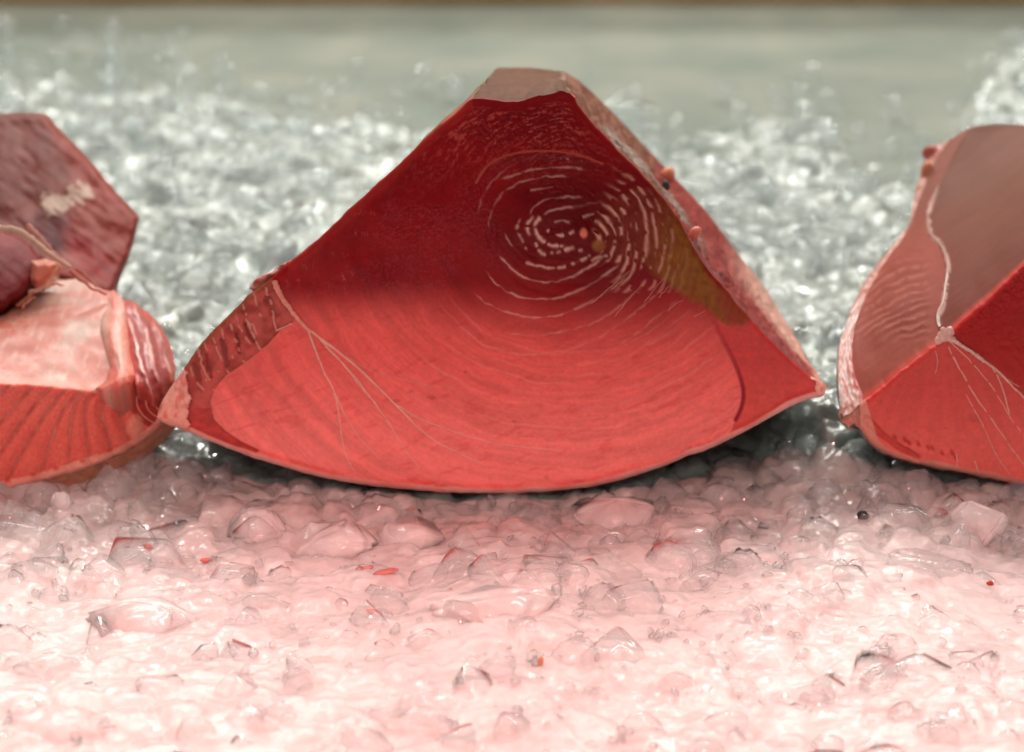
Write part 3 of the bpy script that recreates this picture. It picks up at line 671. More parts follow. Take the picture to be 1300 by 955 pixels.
sinew([(348, 356), (354, 371), (368, 392), (382, 410), (397, 424)], 8, 4.5, main, c=(0.80, 0.30, 0.23), lift=0.0008)
sinew([(389, 415), (410, 432), (428, 446), (463, 475), (505, 517), (541, 552), (587, 578), (622, 592)], 3.6, 1.3, main)
sinew([(390, 417), (399, 440), (413, 476), (424, 497), (431, 532), (438, 575), (454, 606)], 2.6, 1.2, main)
sinew([(405, 430), (442, 469), (467, 500), (495, 539), (509, 564), (537, 600)], 2.4, 1.2, main)
sinew([(500, 512), (534, 532), (569, 546), (605, 557), (650, 566), (720, 573)], 1.8, 1.0, main)
sinew([(424, 497), (449, 546), (484, 585)], 1.6, 0.9, main)
sinew([(413, 440), (435, 462), (455, 488), (470, 505)], 1.8, 1.0, main)
sinew([(371, 411), (358, 417), (350, 420)], 2.6, 2.0, main)
sinew([(432, 448), (470, 470), (520, 484), (580, 494)], 1.3, 0.8, main, c=(0.74, 0.24, 0.2))
for a in [[(848, 395), (858, 386), (868, 381)], [(836, 378), (845, 368), (850, 362)], [(818, 384), (832, 366), (843, 352)], [(780, 402), (802, 376), (822, 355)], [(750, 386), (778, 362), (802, 342)], [(880, 402), (889, 398), (897, 394)]]:
    sinew(a, 1.0, 0.5, main, c=(0.70, 0.22, 0.18), n=24)

# sides: front outline to back outline
BY = 0.25
def front3(P): return atY(P[:, 0], P[:, 1], FACE_Y(P[:, 0])+0.0035)
ftop = np.stack([cx_, topf(cx_)], -1); fbot = np.stack([cx_, botf(cx_)], -1)
i_l = np.argmin(np.abs(cx_-598)); i_r = np.argmin(np.abs(cx_-724))
# back outline
bl = atY(np.array([345, 632]), np.array([425, 86]), BY)
brp = np.array([(716, 91), (738, 105), (765, 130), (808, 174), (852, 221), (897, 269), (937, 322), (970, 364), (1003, 417)], float)
br_full = smooth_line(atY(brp[:, 0], brp[:, 1], np.full(len(brp), BY)), 200); br_ = br_full[[0, -1]]
back_left = lambda n: resample(bl, n); back_right = lambda n: resample(br_full, n)
A = resample(front3(ftop[:i_l+1]), 200)
def cut_col(u, v, P):
    g = fbm(P[..., 1]*40, u*60, 120, 3); g2 = fbm(P[..., 1]*12, u*9, 121, 3)
    c = lerp(np.array([0.36, 0.125, 0.075]), np.array([0.30, 0.17, 0.10]), g2)*(0.75+0.5*g)[..., None]
    return lerp(c, np.array([0.55, 0.06, 0.05]), ss(0.05, 0.0, v))
rel = lambda a, f, s: (lambda u, v, P: a*(fbm(P[..., 0]*f, P[..., 1]*f+P[..., 2]*f*0.7, s, 3)-0.5)*np.minimum(1, np.minimum(v, 1-v)*12))
loft('side_cut', A, back_left(200), 60, CUT, cut_col, main, rel(0.004, 60, 1))
A = resample(front3(ftop[i_l:i_r+1]), 120); B = resample(np.vstack([bl[1], atY(np.array([675.]), np.array([86.]), BY), br_[0]]), 120)
def top_col(u, v, P):
    g = fbm(P[..., 0]*300, P[..., 1]*40, 122, 3); g2 = fbm(P[..., 0]*30, P[..., 1]*25, 123, 3)
    c = lerp(np.array([0.155, 0.056, 0.026]), np.array([0.105, 0.034, 0.017]), g2)*(0.75+0.5*g)[..., None]
    c = lerp(c, np.array([0.30, 0.20, 0.17]), ss(0.75, 0.97, u)*ss(0.5, 0.62, g)*0.7)
    return lerp(c, np.array([0.32, 0.02, 0.02]), ss(0.03, 0.0, v))
loft('top_cut', A, B, 60, CUT, top_col, main, rel(0.005, 50, 2))
A = resample(front3(ftop[i_r:]), 260)
def flank_col(u, v, P):
    g = fbm(u*90, v*14, 124, 3); g2 = fbm(u*16, v*6, 125, 3); g3 = fbm(u*160, v*60, 126, 2)
    c = lerp(np.array([0.46, 0.055, 0.05]), np.array([0.50, 0.11, 0.095]), g)*(0.75+0.5*g3)[..., None]
    up = ss(0.42, 0.30, u+0.1*(g2-0.5)); c = lerp(c, np.array([0.36, 0.16, 0.10])*(0.7+0.6*g[..., None]), up)
    sil = ss(0.20, 0.26, v+0.25*(g2-0.5))*ss(0.62, 0.5, v+0.25*(g2-0.5))*ss(0.12, 0.17, u)*ss(0.62, 0.45, u)
    c = lerp(c, np.array([0.50, 0.43, 0.36])*(0.75+0.5*g3[..., None]), sil*0.9)
    line = np.exp(-((v-(0.22+0.10*(g2-0.5)))/0.022)**2)*ss(0.15, 0.2, u)*ss(0.75, 0.6, u)*ss(0.35, 0.5, g); c = lerp(c, np.array([0.05, 0.04, 0.045]), line*0.85)
    grey = ss(0.16, 0.03, v)*ss(0.4, 0.5, u)*ss(0.97, 0.9, u); c = lerp(c, np.array([0.33, 0.13, 0.14]), grey*0.75)
    c = c*np.array([0.62, 0.50, 0.50])
    fat = ss(0.62, 0.85, u)*ss(0.35, 0.7, v+0.3*ss(.8, 1, u)+0.2*(g2-0.5)); c = lerp(c, np.array([0.76, 0.40, 0.32]), fat*0.9)
    c = lerp(c, np.array([0.78, 0.36, 0.28]), ss(0.955, 0.985, u))
    return lerp(c, np.array([0.42, 0.04, 0.045]), ss(0.03, 0.0, v)*ss(.95, .9, u))
loft('flank', A, back_right(260), 90, CUT, flank_col, main, lambda u, v, P: (0.006*(fbm(u*20, v*6, 127, 4)-0.5)+0.0015*(fbm(u*120, v*40, 128, 2)-0.5))*np.minimum(1, np.minimum(v, 1-v)*12), bulge=0.002)
A = resample(front3(fbot), 220); t = np.linspace(0, 1, 220)
B = np.stack([bl[0, 0]*(1-t)+br_[1, 0]*t, np.full(220, BY), bl[0, 2]*(1-t)+br_[1, 2]*t-0.035*np.sin(t*math.pi)], -1)
def skin_col(u, v, P):
    g = fbm(u*70, v*30, 130, 3); return lerp(np.array([0.06, 0.055, 0.06]), np.array([0.26, 0.20, 0.19]), g)
loft('skin', A, B, 50, SKIN, skin_col, main, rel(0.003, 50, 3), flip=True, label='dark grey skin under the chunk')
# end cut at the far side
loop = np.vstack([back_left(60), B[::-1][:0], resample(np.vstack([bl[1], br_[0]]), 20), back_right(60)]); low = B[np.linspace(0, 219, len(loop)).astype(int)]
loft('end_cut', loop, low, 6, CUT, lambda u, v, P: np.broadcast_to(np.array([0.4, 0.04, 0.035]), P.shape).copy(), main)
# shreds of fat sticking to the flank
def scrap(name, px, py, Yd, rx, ry, rz, col, parent=None, mat=FAT, seed=0, rot=0.0, **props):
    r = np.random.default_rng(seed); Vv, F = ico(3); Vv = Vv.copy()
    Vv *= (0.75+0.6*fbm(Vv[:, 0]*1.6+5+seed, Vv[:, 1]*1.6+Vv[:, 2]+5, seed, 3))[:, None]
    Vv = Vv*np.array([rx, ry, rz])*0.00047; c, s = math.cos(rot), math.sin(rot)
    Vv = Vv@np.array([[c, 0, s], [0, 1, 0], [-s, 0, c]]).T
    p = atY(np.array([px]), np.array([py]), np.array([Yd]))[0] if Yd is not None else None
    if p is None:
        p = atZ(np.array([px]), np.array([py]), np.array([0.004]))[0]
        p[2] = float(ice_z(np.array([p[0]]), np.array([p[1]]))[0])+rz*0.00047*0.55
    cc = np.asarray(col)*(0.8+0.4*fbm(Vv[:, 0]*900, Vv[:, 2]*900, seed+3, 2))[:, None]
    return make(name, Vv+p, F, mat, cc, parent, **props)
scrap('fat_shred', 848, 222, 0.2, 9, 8, 10, (0.82, 0.33, 0.20), main, seed=3)
scrap('fat_shred', 882, 297, 0.02, 6, 6, 10, (0.80, 0.24, 0.18), main, seed=4, rot=0.6)
scrap('fat_shred', 845, 236, 0.14, 5, 5, 7, (0.06, 0.07, 0.08), main, seed=5, label='dark bit of skin')
scrap('fat_shred', 725, 125, 0.012, 6, 6, 5, (0.68, 0.12, 0.08), main, seed=6, rot=0.5)
scrap('fat_shred', 935, 398, 0.004, 5, 3, 6, (0.62, 0.07, 0.06), main, seed=8, rot=0.7)
px_patch('membrane_flap', [(316, 366), (322, 356), (334, 349), (346, 345), (356, 336), (367, 331), (369, 337), (358, 347), (346, 358), (332, 368), (322, 372)], lambda x, y: 0.010+0*x, lambda X, Y, d: lerp(np.array([0.52, 0.13, 0.11]), np.array([0.62, 0.30, 0.26]), fbm(X/5, Y/5, 420, 2)), FAT, main, 1.5, lambda X, Y, d: 0.006*(fbm(X/6, Y/6, 421, 2)-0.5), back=(0.004, 0.02, -0.006), round_px=3, round_m=0.002)

# ------------------------------------------------------------------ right tuna chunk
right = thing('tuna_chunk', 'tuna chunk cut off by the right edge, brown side and white sinew knot showing', 'tuna', (0.3, 0.02, 0), 'tuna chunks on the ice')
right_ref[0] = right
RT = [(1092, 513), (1100, 506), (1128, 484), (1148, 467), (1170, 450), (1187, 437), (1200, 427), (1216, 411), (1245, 386), (1272, 362), (1300, 335), (1350, 290), (1420, 222), (1500, 215), (1560, 300)]
RB = [(1092, 545), (1104, 562), (1116, 571), (1135, 580), (1157, 587), (1190, 594), (1216, 599), (1260, 608), (1300, 616), (1360, 624), (1450, 624), (1520, 610), (1560, 590)]
rt, rb = as_func(wob(smooth_line(RT, 600), 15)), as_func(wob(smooth_line(RB, 600), 16, 0.7))
NX, NY = 380, 250
rc = np.r_[np.linspace(1092, 1305, 300), np.linspace(1306, 1560, 80)]
X = np.repeat(rc[:, None], NY, 1); tt = np.linspace(0, 1, NY)[None]; Y = rt(rc)[:, None]*(1-tt)+rb(rc)[:, None]*tt
dT, _ = seg_dist(X, Y, np.stack([rc, rt(rc)], -1)[::4]); dB, _ = seg_dist(X, Y, np.stack([rc, rb(rc)], -1)[::4])
n1 = fbm(X/60, Y/45, 241, 4); n2 = fbm(X/8, Y/6, 242, 3)
KN = smooth_line([(1200, 427), (1225, 441), (1250, 457), (1270, 472), (1300, 505), (1340, 545), (1400, 590)], 80)
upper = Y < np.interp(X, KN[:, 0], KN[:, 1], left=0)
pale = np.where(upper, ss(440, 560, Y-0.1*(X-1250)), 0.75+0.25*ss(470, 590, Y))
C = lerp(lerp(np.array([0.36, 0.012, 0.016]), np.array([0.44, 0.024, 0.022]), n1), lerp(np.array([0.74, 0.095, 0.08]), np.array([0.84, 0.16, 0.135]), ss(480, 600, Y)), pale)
fib = fbm((X-1200)/(np.abs(Y-410)+40)*22, Y/60, 243, 3); C *= ((0.90+0.20*fib)*(0.94+0.12*n2))[..., None]
C = lerp(C, np.array([0.66, 0.045, 0.04]), ss(9, 2, dT)*0.7)
bl_ = np.hypot((X-1237)/1.6, Y-531); C = lerp(C, np.array([0.42, 0.05, 0.05]), ss(9, 2, bl_)*0.4)
relief = 0.0004*(n2-0.5)*2+0.0006*(fbm(X/50, Y/50, 244, 3)-0.5)*4
rg = ss(440, 390, Y)*ss(2, 10, dT)*ss(40, 10, dT); relief += -0.0012*(vn(X/2.5, Y/2.2, 245)-0.5)*(0.2+rg)*np.where(upper, 1, 0.15)
for k in range(9):
    ex, ey = 1136+k*10+3*math.sin(k*2.1), 556+k*3.0+2*math.sin(k*3.3)
    q = np.hypot((X-ex)-0.4*(Y-ey), (Y-ey)/1.8); relief += 0.0010*ss(3.5, 0.5, q); C = lerp(C, np.array([0.45, 0.03, 0.03]), ss(3, 0.8, q)*0.7)
gash, _ = seg_dist(X, Y, [(1100, 532), (1120, 552), (1145, 570), (1165, 582)]); kk = ss(6, 2, gash+4*(n2-0.5)); C = lerp(C, np.array([0.50, 0.05, 0.04]), kk*0.7); relief += 0.0015*kk
rw = 4+4*fbm(X/30, Y*0, 246, 2)+14*ss(1125, 1095, X)
in_rim = (dB < rw) | (X < 1103+0.3*(Y-520))
C = lerp(C, lerp(np.array([0.80, 0.36, 0.29]), np.array([0.72, 0.22, 0.18]), n1), np.where(in_rim, 1.0, ss(rw+3, rw, dB)*0.6))
rd = np.clip(1-np.minimum(dT, dB)/7.0, 0, 1); relief += 0.0035*(1-np.sqrt(np.maximum(1-rd*rd, 0)))
RFY = lambda x: 0.004+0.03*ss(1300, 1560, x)-0.004*np.sin(np.clip((x-1092)/470, 0, 1)*math.pi)
V3 = atY(X, Y, RFY(X)+relief).reshape(-1, 3); Fq = grid_faces(NX, NY); Nv = vnormals(V3, Fq)
if Nv[:, 1].mean() > 0: Fq = Fq[:, ::-1]; Nv = vnormals(V3, Fq)
reg = np.where(in_rim, 2, np.where(upper, 0, 1)); rf = reg.ravel()[Fq[:, 0]]; Cc = C.reshape(-1, 3)
submesh('loin_muscle', V3, Fq, rf == 0, FLESH_WET, Cc, Nv, right); submesh('belly_muscle', V3, Fq, rf == 1, FLESH, Cc, Nv, right); submesh('fat_rim', V3, Fq, rf == 2, FAT, Cc, Nv, right)
on_right = surf_lookup(V3.reshape(NX, NY, 3), rc, rt, rb)
wc = (0.80, 0.50, 0.43)
sinew([(1196, 428), (1212, 434), (1232, 446), (1252, 461)], 8, 5, right, on_right, wc, lift=0.0012)
sinew([(1248, 458), (1268, 472), (1285, 490), (1300, 505), (1330, 535)], 3.5, 2, right, on_right, wc)
sinew([(1200, 432), (1215, 462), (1240, 506), (1262, 537), (1290, 577), (1304, 596)], 2.4, 1.6, right, on_right)
sinew([(1206, 434), (1235, 462), (1262, 495), (1281, 528), (1300, 552)], 1.8, 1.2, right, on_right)
sinew([(1226, 500), (1250, 545), (1266, 580), (1285, 606)], 1.6, 1.0, right, on_right)
sinew([(1240, 448), (1262, 470), (1275, 500), (1282, 530)], 1.6, 2.6, right, on_right)
sinew([(1214, 575), (1216, 596)], 3, 2, right, on_right, n=12)
sinew([(1238, 585), (1243, 603)], 3, 2, right, on_right, n=12)
sinew([(1187, 440), (1190, 460), (1186, 478)], 1.2, 0.8, right, on_right, n=16)
sinew([(1268, 476), (1285, 486), (1300, 494)], 1.3, 0.9, right, on_right, n=16)
# knot of sinew
kx = [(1199, 428, 9), (1206, 421, 6), (1192, 432, 6), (1208, 431, 6), (1198, 420, 5)]
for i, (a, b, r_) in enumerate(kx): scrap('sinew_knot', a, b, 0.002, r_, 4, r_*0.8, (0.80, 0.48, 0.42), right, SINEW, seed=20+i, rot=i)

# brown receding side
NVR = 240
Lpx = smooth_line([(1098, 508, 0.008), (1084, 470, 0.035), (1083, 425, 0.07), (1098, 380, 0.12), (1122, 335, 0.17), (1150, 296, 0.21), (1168, 250, 0.245), (1186, 205, 0.275), (1205, 178, 0.29)], NVR)
Fpx = np.stack([rc, rt(rc)], -1)[(rc > 1098) & (rc < 1425)]; Fpx = resample(Fpx, 320)
Ff = atY(Fpx[:, 0], Fpx[:, 1], RFY(Fpx[:, 0])+0.003)
Ll = atY(Lpx[:, 0], Lpx[:, 1], Lpx[:, 2])
Bk = smooth_line(np.vstack([Ll[-1], atY(np.array([1240., 1300., 1400.]), np.array([160., 158., 160.]), np.array([0.295, 0.30, 0.30]))]), 320)
kern = np.ones(41)/41; Ff_rag = Ff.copy(); pad = np.vstack([np.repeat(Ff[:1], 20, 0), Ff, np.repeat(Ff[-1:], 20, 0)])
Ff = np.stack([np.convolve(pad[:, k], kern, 'valid') for k in range(3)], -1); Ff[0] = Ff_rag[0]; Ff[-1] = Ff_rag[-1]
Rr = resample(np.vstack([Ff[-1], Bk[-1]]), NVR)
nu, nv = 320, 240; u = np.linspace(0, 1, nu)[:, None]; v = np.linspace(0, 1, nv)[None]
S = Ff[:, None]*(1-v)[..., None]+Bk[:, None]*v[..., None]+Ll[None]*(1-u)[..., None]+Rr[None]*u[..., None]-(Ff[0]*((1-u)*(1-v))[..., None]+Ff[-1]*(u*(1-v))[..., None]+Bk[0]*((1-u)*v)[..., None]+Bk[-1]*(u*v)[..., None])
S = S+(Ff_rag-Ff)[:, None]*ss(0.05, 0.0, v)[..., None]
def to_px(P):
    d = P-CAM; z = d@FW; return 650+FPX*d[..., 0]/z, 477.5-FPX*(d@UP)/z
PX, PY = to_px(S)
g = fbm(PX/60, PY/60, 260, 4); g2 = fbm(PX/6, PY/6, 261, 3)
VL = smooth_line([(1199, 428), (1190, 405), (1196, 388), (1200, 360), (1203, 335), (1195, 312), (1182, 296), (1181, 265), (1196, 232), (1212, 195), (1225, 172)], 80)
vd, vp = seg_dist(PX, PY, VL); leftside = PX < np.interp(PY, VL[::-1, 1], VL[::-1, 0])
c = lerp(np.array([0.33, 0.085, 0.062]), np.array([0.29, 0.115, 0.078]), ss(390, 220, PY+40*(g-0.5)))
strk = fbm((PX*0.55+PY*0.83)/5, (PX*0.83-PY*0.55)/50, 262, 3); c = c*(0.9+0.2*strk)[..., None]
cl = lerp(np.array([0.44, 0.115, 0.085]), np.array([0.36, 0.14, 0.105]), ss(330, 250, PY)); cl = cl*(0.9+0.2*g2)[..., None]
st2 = np.sin((PX*0.42+PY*0.91+26*g)/1.5); zone = ss(1188, 1165, PX)*ss(322, 345, PY)*ss(440, 415, PY)
cl = lerp(cl, np.array([0.66, 0.30, 0.22]), ss(0.55, 0.95, st2)*zone*0.5*ss(0.3, 0.6, g2)); cl = lerp(cl, np.array([0.30, 0.06, 0.05]), ss(-0.4, -0.9, st2)*zone*0.5)
c = np.where(leftside[..., None], cl*np.array([0.68, 0.55, 0.52]), c*np.array([0.58, 0.50, 0.46]))
c = lerp(c, np.array([0.64, 0.36, 0.31]), ss(5, 1, vd)*ss(0.05, 0.12, vp)*ss(0.75, 0.6, vp)*ss(0.35, 0.6, g2)*0.8)
c = lerp(c, np.array([0.55, 0.07, 0.055]), ss(0.035, 0.0, np.broadcast_to(v, PX.shape)))
N = vnormals(S.reshape(-1, 3), grid_faces(nu, nv)).reshape(S.shape); sgn = 1 if N[..., 2].mean() > 0 else -1
S = S+sgn*N*((0.003*(fbm(PX/60, PY/60, 263, 2)-0.5)+0.0004*(strk-0.5)+0.0006*ss(4, 0, vd)+np.where(leftside, 0.0003*st2*zone, 0))*np.minimum(1, np.minimum(np.minimum(v, 1-v), np.minimum(u, 1-u))*14))[..., None]
Fg = grid_faces(nu, nv); Fg = Fg if sgn > 0 else Fg[:, ::-1]
make('side_cut', S.reshape(-1, 3), Fg, CUT, c.reshape(-1, 3), right, label='matt brown cut side receding from the red face')
vpts = VL[4:60]; ii = [np.unravel_index(np.argmin((PX-a)**2+(PY-b)**2), PX.shape) for a, b in vpts[::3]]
vp3 = smooth_line(np.array([S[i]+sgn*N[i]*0.0002 for i in ii]), 70)
tube('sinew', vp3, np.linspace(0.0011, 0.0004, 70)*(0.5+0.9*vn(np.arange(70)/4, np.zeros(70), 88)), SINEW, (0.46, 0.25, 0.21), right, flat=0.14, nrm=(-0.3, -0.7, 0.6), label='pale wavy sinew along the brown side')
# silvery skin strip at the left corner, and dark skin round the bottom
Lout = smooth_line([(1068, 533, 0.006), (1062, 490, 0.03), (1064, 440, 0.065), (1078, 398, 0.11), (1100, 355, 0.16), (1130, 316, 0.20), (1152, 290, 0.225), (1160, 255, 0.25), (1170, 215, 0.28), (1180, 190, 0.295)], NVR)
Lo = atY(Lout[:, 0], Lout[:, 1], Lout[:, 2])
def strip_col(u, v, P):
    a = fbm(u*60, v*8, 270, 3); b = fbm(u*120, v*20, 271, 2); q = lerp(np.array([0.62, 0.30, 0.26]), np.array([0.62, 0.47, 0.44]), ss(0.4, 0.7, a))*(0.75+0.5*b)[..., None]
    q = lerp(q, np.array([0.50, 0.07, 0.07]), ss(0.22, 0.1, v+0.2*(a-0.5))*ss(0.3, 0.2, u)*0.8)
    q = lerp(q, np.array([0.48, 0.17, 0.13]), ss(0.30, 0.42, u))
    q = lerp(q, np.array([0.06, 0.05, 0.055]), ss(0.86, 0.95, v+0.15*(b-0.5))*ss(0.42, 0.35, u))
    return q
loft('skin_side', Ll, Lo, 40, SKIN, strip_col, right, lambda u, v, P: 0.003*(fbm(u*30, v*5, 272, 3)-0.5)*np.minimum(1, np.minimum(v, 1-v)*8), label='silvery white strip of skin side')
cor = smooth_line([(1098, 508, 0.008), (1092, 518, 0.007), (1092, 545, 0.008)], 30); cor3 = atY(cor[:, 0], cor[:, 1], cor[:, 2])
cor2 = atY(*[smooth_line([(1066, 520, 0.008), (1065, 531, 0.008), (1078, 542, 0.008)], 30)[:, k] for k in (0, 1)], np.full(30, 0.010))
loft('fat_tip', cor3, cor2, 20, FAT, lambda u, v, P: lerp(np.array([0.80, 0.42, 0.34]), np.array([0.66, 0.25, 0.2]), fbm(u*5, v*6, 273, 3)), right, lambda u, v, P: 0.004*(fbm(u*5, v*5, 274, 3)-0.5), bulge=-0.003)
fbR = np.stack([rc, rb(rc)], -1); A = np.vstack([atY(np.array([1066., 1078.]), np.array([531., 543.]), np.array([0.01, 0.009])), atY(fbR[:, 0], fbR[:, 1], RFY(fbR[:, 0])+0.003)])
A = resample(A, 240); low1 = A+np.array([0, 0.010, -0.0048]); 
def skin2(u, v, P):
    a = fbm(u*50, v*4, 280, 3); q = lerp(np.array([0.55, 0.30, 0.25]), np.array([0.34, 0.19, 0.165]), ss(0.2, 0.7, v+0.4*(a-0.5))); q = lerp(q, np.array([0.05, 0.045, 0.05]), ss(0.62, 0.7, fbm(u*160, v*5, 281, 2))*ss(0.35, 0.1, u)); return q
loft('skin', A, low1, 16, SKIN, skin2, right, lambda u, v, P: 0.0015*(fbm(u*80, v*3, 282, 2)-0.5), label='greyish brown skin edge under the face')
B2 = low1+np.array([0.05, 0.26, 0.0]); B2[:, 2] = np.maximum(B2[:, 2]*0.6, -0.01)
loft('underside', low1, B2, 20, SKIN, lambda u, v, P: lerp(np.array([0.06, 0.055, 0.06]), np.array([0.2, 0.16, 0.15]), fbm(u*40, v*20, 283, 3)), right)
bb_ = Lo.copy(); w_ = ss(0, 0.45, np.linspace(0, 1, len(Lo))); bb_[:, 2] = np.maximum(bb_[:, 2]-0.09*w_, -0.012); bb_[:, 0] += 0.01+0.04*w_; bb_[:, 1] += 0.02
loft('skin_lower', Lo, bb_, 12, SKIN, lambda u, v, P: lerp(np.array([0.05, 0.05, 0.055]), np.array([0.2, 0.16, 0.15]), fbm(u*40, v*20, 284, 3)), right)
bk2 = Bk.copy(); bk2[:, 2] = -0.012; bk2[:, 1] += 0.01
loft('end_cut', Bk, bk2, 8, CUT, lambda u, v, P: np.broadcast_to(np.array([0.4, 0.05, 0.04]), P.shape).copy(), right)
fx = np.linspace(Fpx[-1, 0], 1560, 80); fa = atY(fx, rt(fx), RFY(fx)+0.003)
ba = Bk[-1]+np.linspace(0, 1, 80)[:, None]*np.array([0.13, 0.0, 0.0])-np.array([0, 0, 0.075])*(np.linspace(0, 1, 80)**1.5)[:, None]
loft('top_cut', fa, ba, 40, CUT, lambda u, v, P: np.array([0.17, 0.06, 0.035])*(0.75+0.5*fbm(u*20, v*30, 285, 3))[..., None], right, rel(0.004, 50, 5))
ry_ = np.linspace(float(rt(np.array([1560.]))[0]), float(rb(np.array([1560.]))[0]), 60); ra = atY(np.full(60, 1560.), ry_, np.full(60, float(RFY(np.array([1560.]))[0])+0.003))
rb3 = resample(np.vstack([ba[-1], ba[-1]*np.array([1, 1, 0])+np.array([0.01, 0.0, -0.012])]), 60)
loft('flank', ra, rb3, 40, CUT, lambda u, v, P: np.array([0.30, 0.05, 0.045])*(0.75+0.5*fbm(u*20, v*20, 286, 3))[..., None], right, rel(0.004, 50, 6))
scrap('membrane_flap', 1186, 196, 0.29, 17, 10, 12, (0.52, 0.15, 0.12), right, seed=31, rot=0.3)
scrap('membrane_flap', 1176, 222, 0.27, 8, 10, 18, (0.55, 0.22, 0.13), right, seed=32, rot=0.1)
scrap('membrane_flap', 1168, 243, 0.26, 6, 8, 9, (0.55, 0.28, 0.13), right, seed=33, rot=0.1)

# ------------------------------------------------------------------ left tuna chunk
left = thing('tuna_chunk', 'fatty tuna belly chunk at the left edge, pale membrane above flaky striped face', 'tuna', (-0.3, 0.05, 0), 'tuna chunks on the ice')
LT = [(-60, 484), (0, 487), (30, 488), (60, 490), (100, 494), (130, 497), (150, 492), (165, 486), (185, 492), (202, 505), (212, 520)]
LB = [(-60, 633), (0, 624), (40, 614), (80, 604), (120, 592), (150, 578), (180, 561), (200, 545), (212, 528)]
lt, lb = as_func(wob(smooth_line(LT, 500), 25)), as_func(wob(smooth_line(LB, 500), 26, 1.0))
NX, NY = 300, 160
lc = np.r_[np.linspace(-60, -3, 30), np.linspace(-2, 212, 270)]
X = np.repeat(lc[:, None], NY, 1); tt = np.linspace(0, 1, NY)[None]; Y = lt(lc)[:, None]*(1-tt)+lb(lc)[:, None]*tt
dT, _ = seg_dist(X, Y, np.stack([lc, lt(lc)], -1)[::4]); dB, _ = seg_dist(X, Y, np.stack([lc, lb(lc)], -1)[::4])
n1 = fbm(X/40, Y/40, 341, 3); n2 = fbm(X/6, Y/6, 342, 3); n3 = fbm(X/2.5, Y/2.5, 343, 2)
SEG = [[(12, 488), (-20, 520), (-60, 565)], [(42, 489), (20, 515), (0, 538), (-60, 600)], [(66, 490), (50, 507), (36, 525), (0, 577), (-30, 625)], [(84, 492), (66, 515), (49, 540), (25, 580), (2, 626)], [(104, 494), (88, 512), (76, 530), (62, 570), (48, 618)], [(112, 494), (99, 508), (91, 530), (88, 560), (86, 612)], [(124, 496), (112, 508), (108, 525), (109, 545), (118, 602)], [(140, 494), (130, 506), (130, 528), (137, 555), (148, 590)], [(154, 490), (149, 506), (152, 528), (160, 550), (170, 575)]]
nseg = np.zeros(X.shape, int); sepd = np.full(X.shape, 99.0)
for s in SEG:
    s = smooth_line(s, 40); d, _ = seg_dist(X, Y, s); sepd = np.minimum(sepd, d); nseg += (X > np.interp(Y, s[:, 1], s[:, 0]))
C = lerp(np.array([0.74, 0.13, 0.10]), np.array([0.82, 0.19, 0.145]), n1)*(0.88+0.24*n3)[..., None]
C = lerp(C, np.array([0.44, 0.05, 0.045]), ss(4.2, 0.6, sepd+2*(n2-0.5))*0.8)
C = lerp(C, np.array([0.80, 0.32, 0.25]), ss(1.5, 0.5, np.abs(sepd-1.0))*0.35*fbm(X/10, Y/14, 347, 2)*1.6)
relief = 0.0016*ss(12, 0, sepd)+0.0004*(n3-0.5)+0.0008*(n2-0.5)
# curled end muscle at the right
cur = np.hypot((X-208)*1.0+0.2*(Y-515), (Y-514)*1.35-0.35*(X-208))+3*(n1-0.5); curm = (X > 156) & (cur < 46) & (Y < 546)
st = np.cos(cur/1.9); Cu = lerp(np.array([0.42, 0.045, 0.04]), np.array([0.78, 0.33, 0.25]), ss(0.72, 0.98, st)); C = np.where(curm[..., None], Cu*(0.85+0.3*n2)[..., None], C)
relief += np.where(curm, -0.0008*ss(0.6, 1, st)+0.0006, 0)
pk = np.hypot((X-172)/1.2, (Y-542)/1.8); C = lerp(C, np.array([0.80, 0.30, 0.22]), ss(11, 6, pk)); relief += -0.0015*ss(11, 2, pk)
rw = 8+7*fbm(X/35, Y*0, 345, 2); in_rim = dB < rw
C = lerp(C, lerp(np.array([0.86, 0.42, 0.33]), np.array([0.80, 0.27, 0.20]), n1), ss(rw+2, rw-1, dB))
for k in range(5):
    ex = 8+k*33+rng.uniform(-3, 3); ey = float(lb(np.array([ex]))[0])-rw.mean()-1; q = np.hypot((X-ex)/1.6, Y-ey); C = lerp(C, np.array([0.62, 0.03, 0.03]), ss(4.0, 1, q)*0.6)
rd = np.clip(1-np.minimum(dT, dB)/6.0, 0, 1); relief += 0.003*(1-np.sqrt(np.maximum(1-rd*rd, 0)))
LFY = lambda x: 0.002+0.035*ss(90, 230, x)
V3 = atY(X, Y, LFY(X)+relief).reshape(-1, 3); Fq = grid_faces(NX, NY); Nv = vnormals(V3, Fq)
if Nv[:, 1].mean() > 0: Fq = Fq[:, ::-1]; Nv = vnormals(V3, Fq)
reg = np.where(in_rim, 50, np.where(curm, 40, nseg)); rf = reg.ravel()[Fq[:, 0]]; Cc = C.reshape(-1, 3)
for k in range(10): submesh('muscle_flake', V3, Fq, rf == k, FLESH_SOFT, Cc, Nv, left)
submesh('curled_muscle', V3, Fq, rf == 40, FLESH, Cc, Nv, left); submesh('fat_rim', V3, Fq, rf == 50, FAT, Cc, Nv, left)
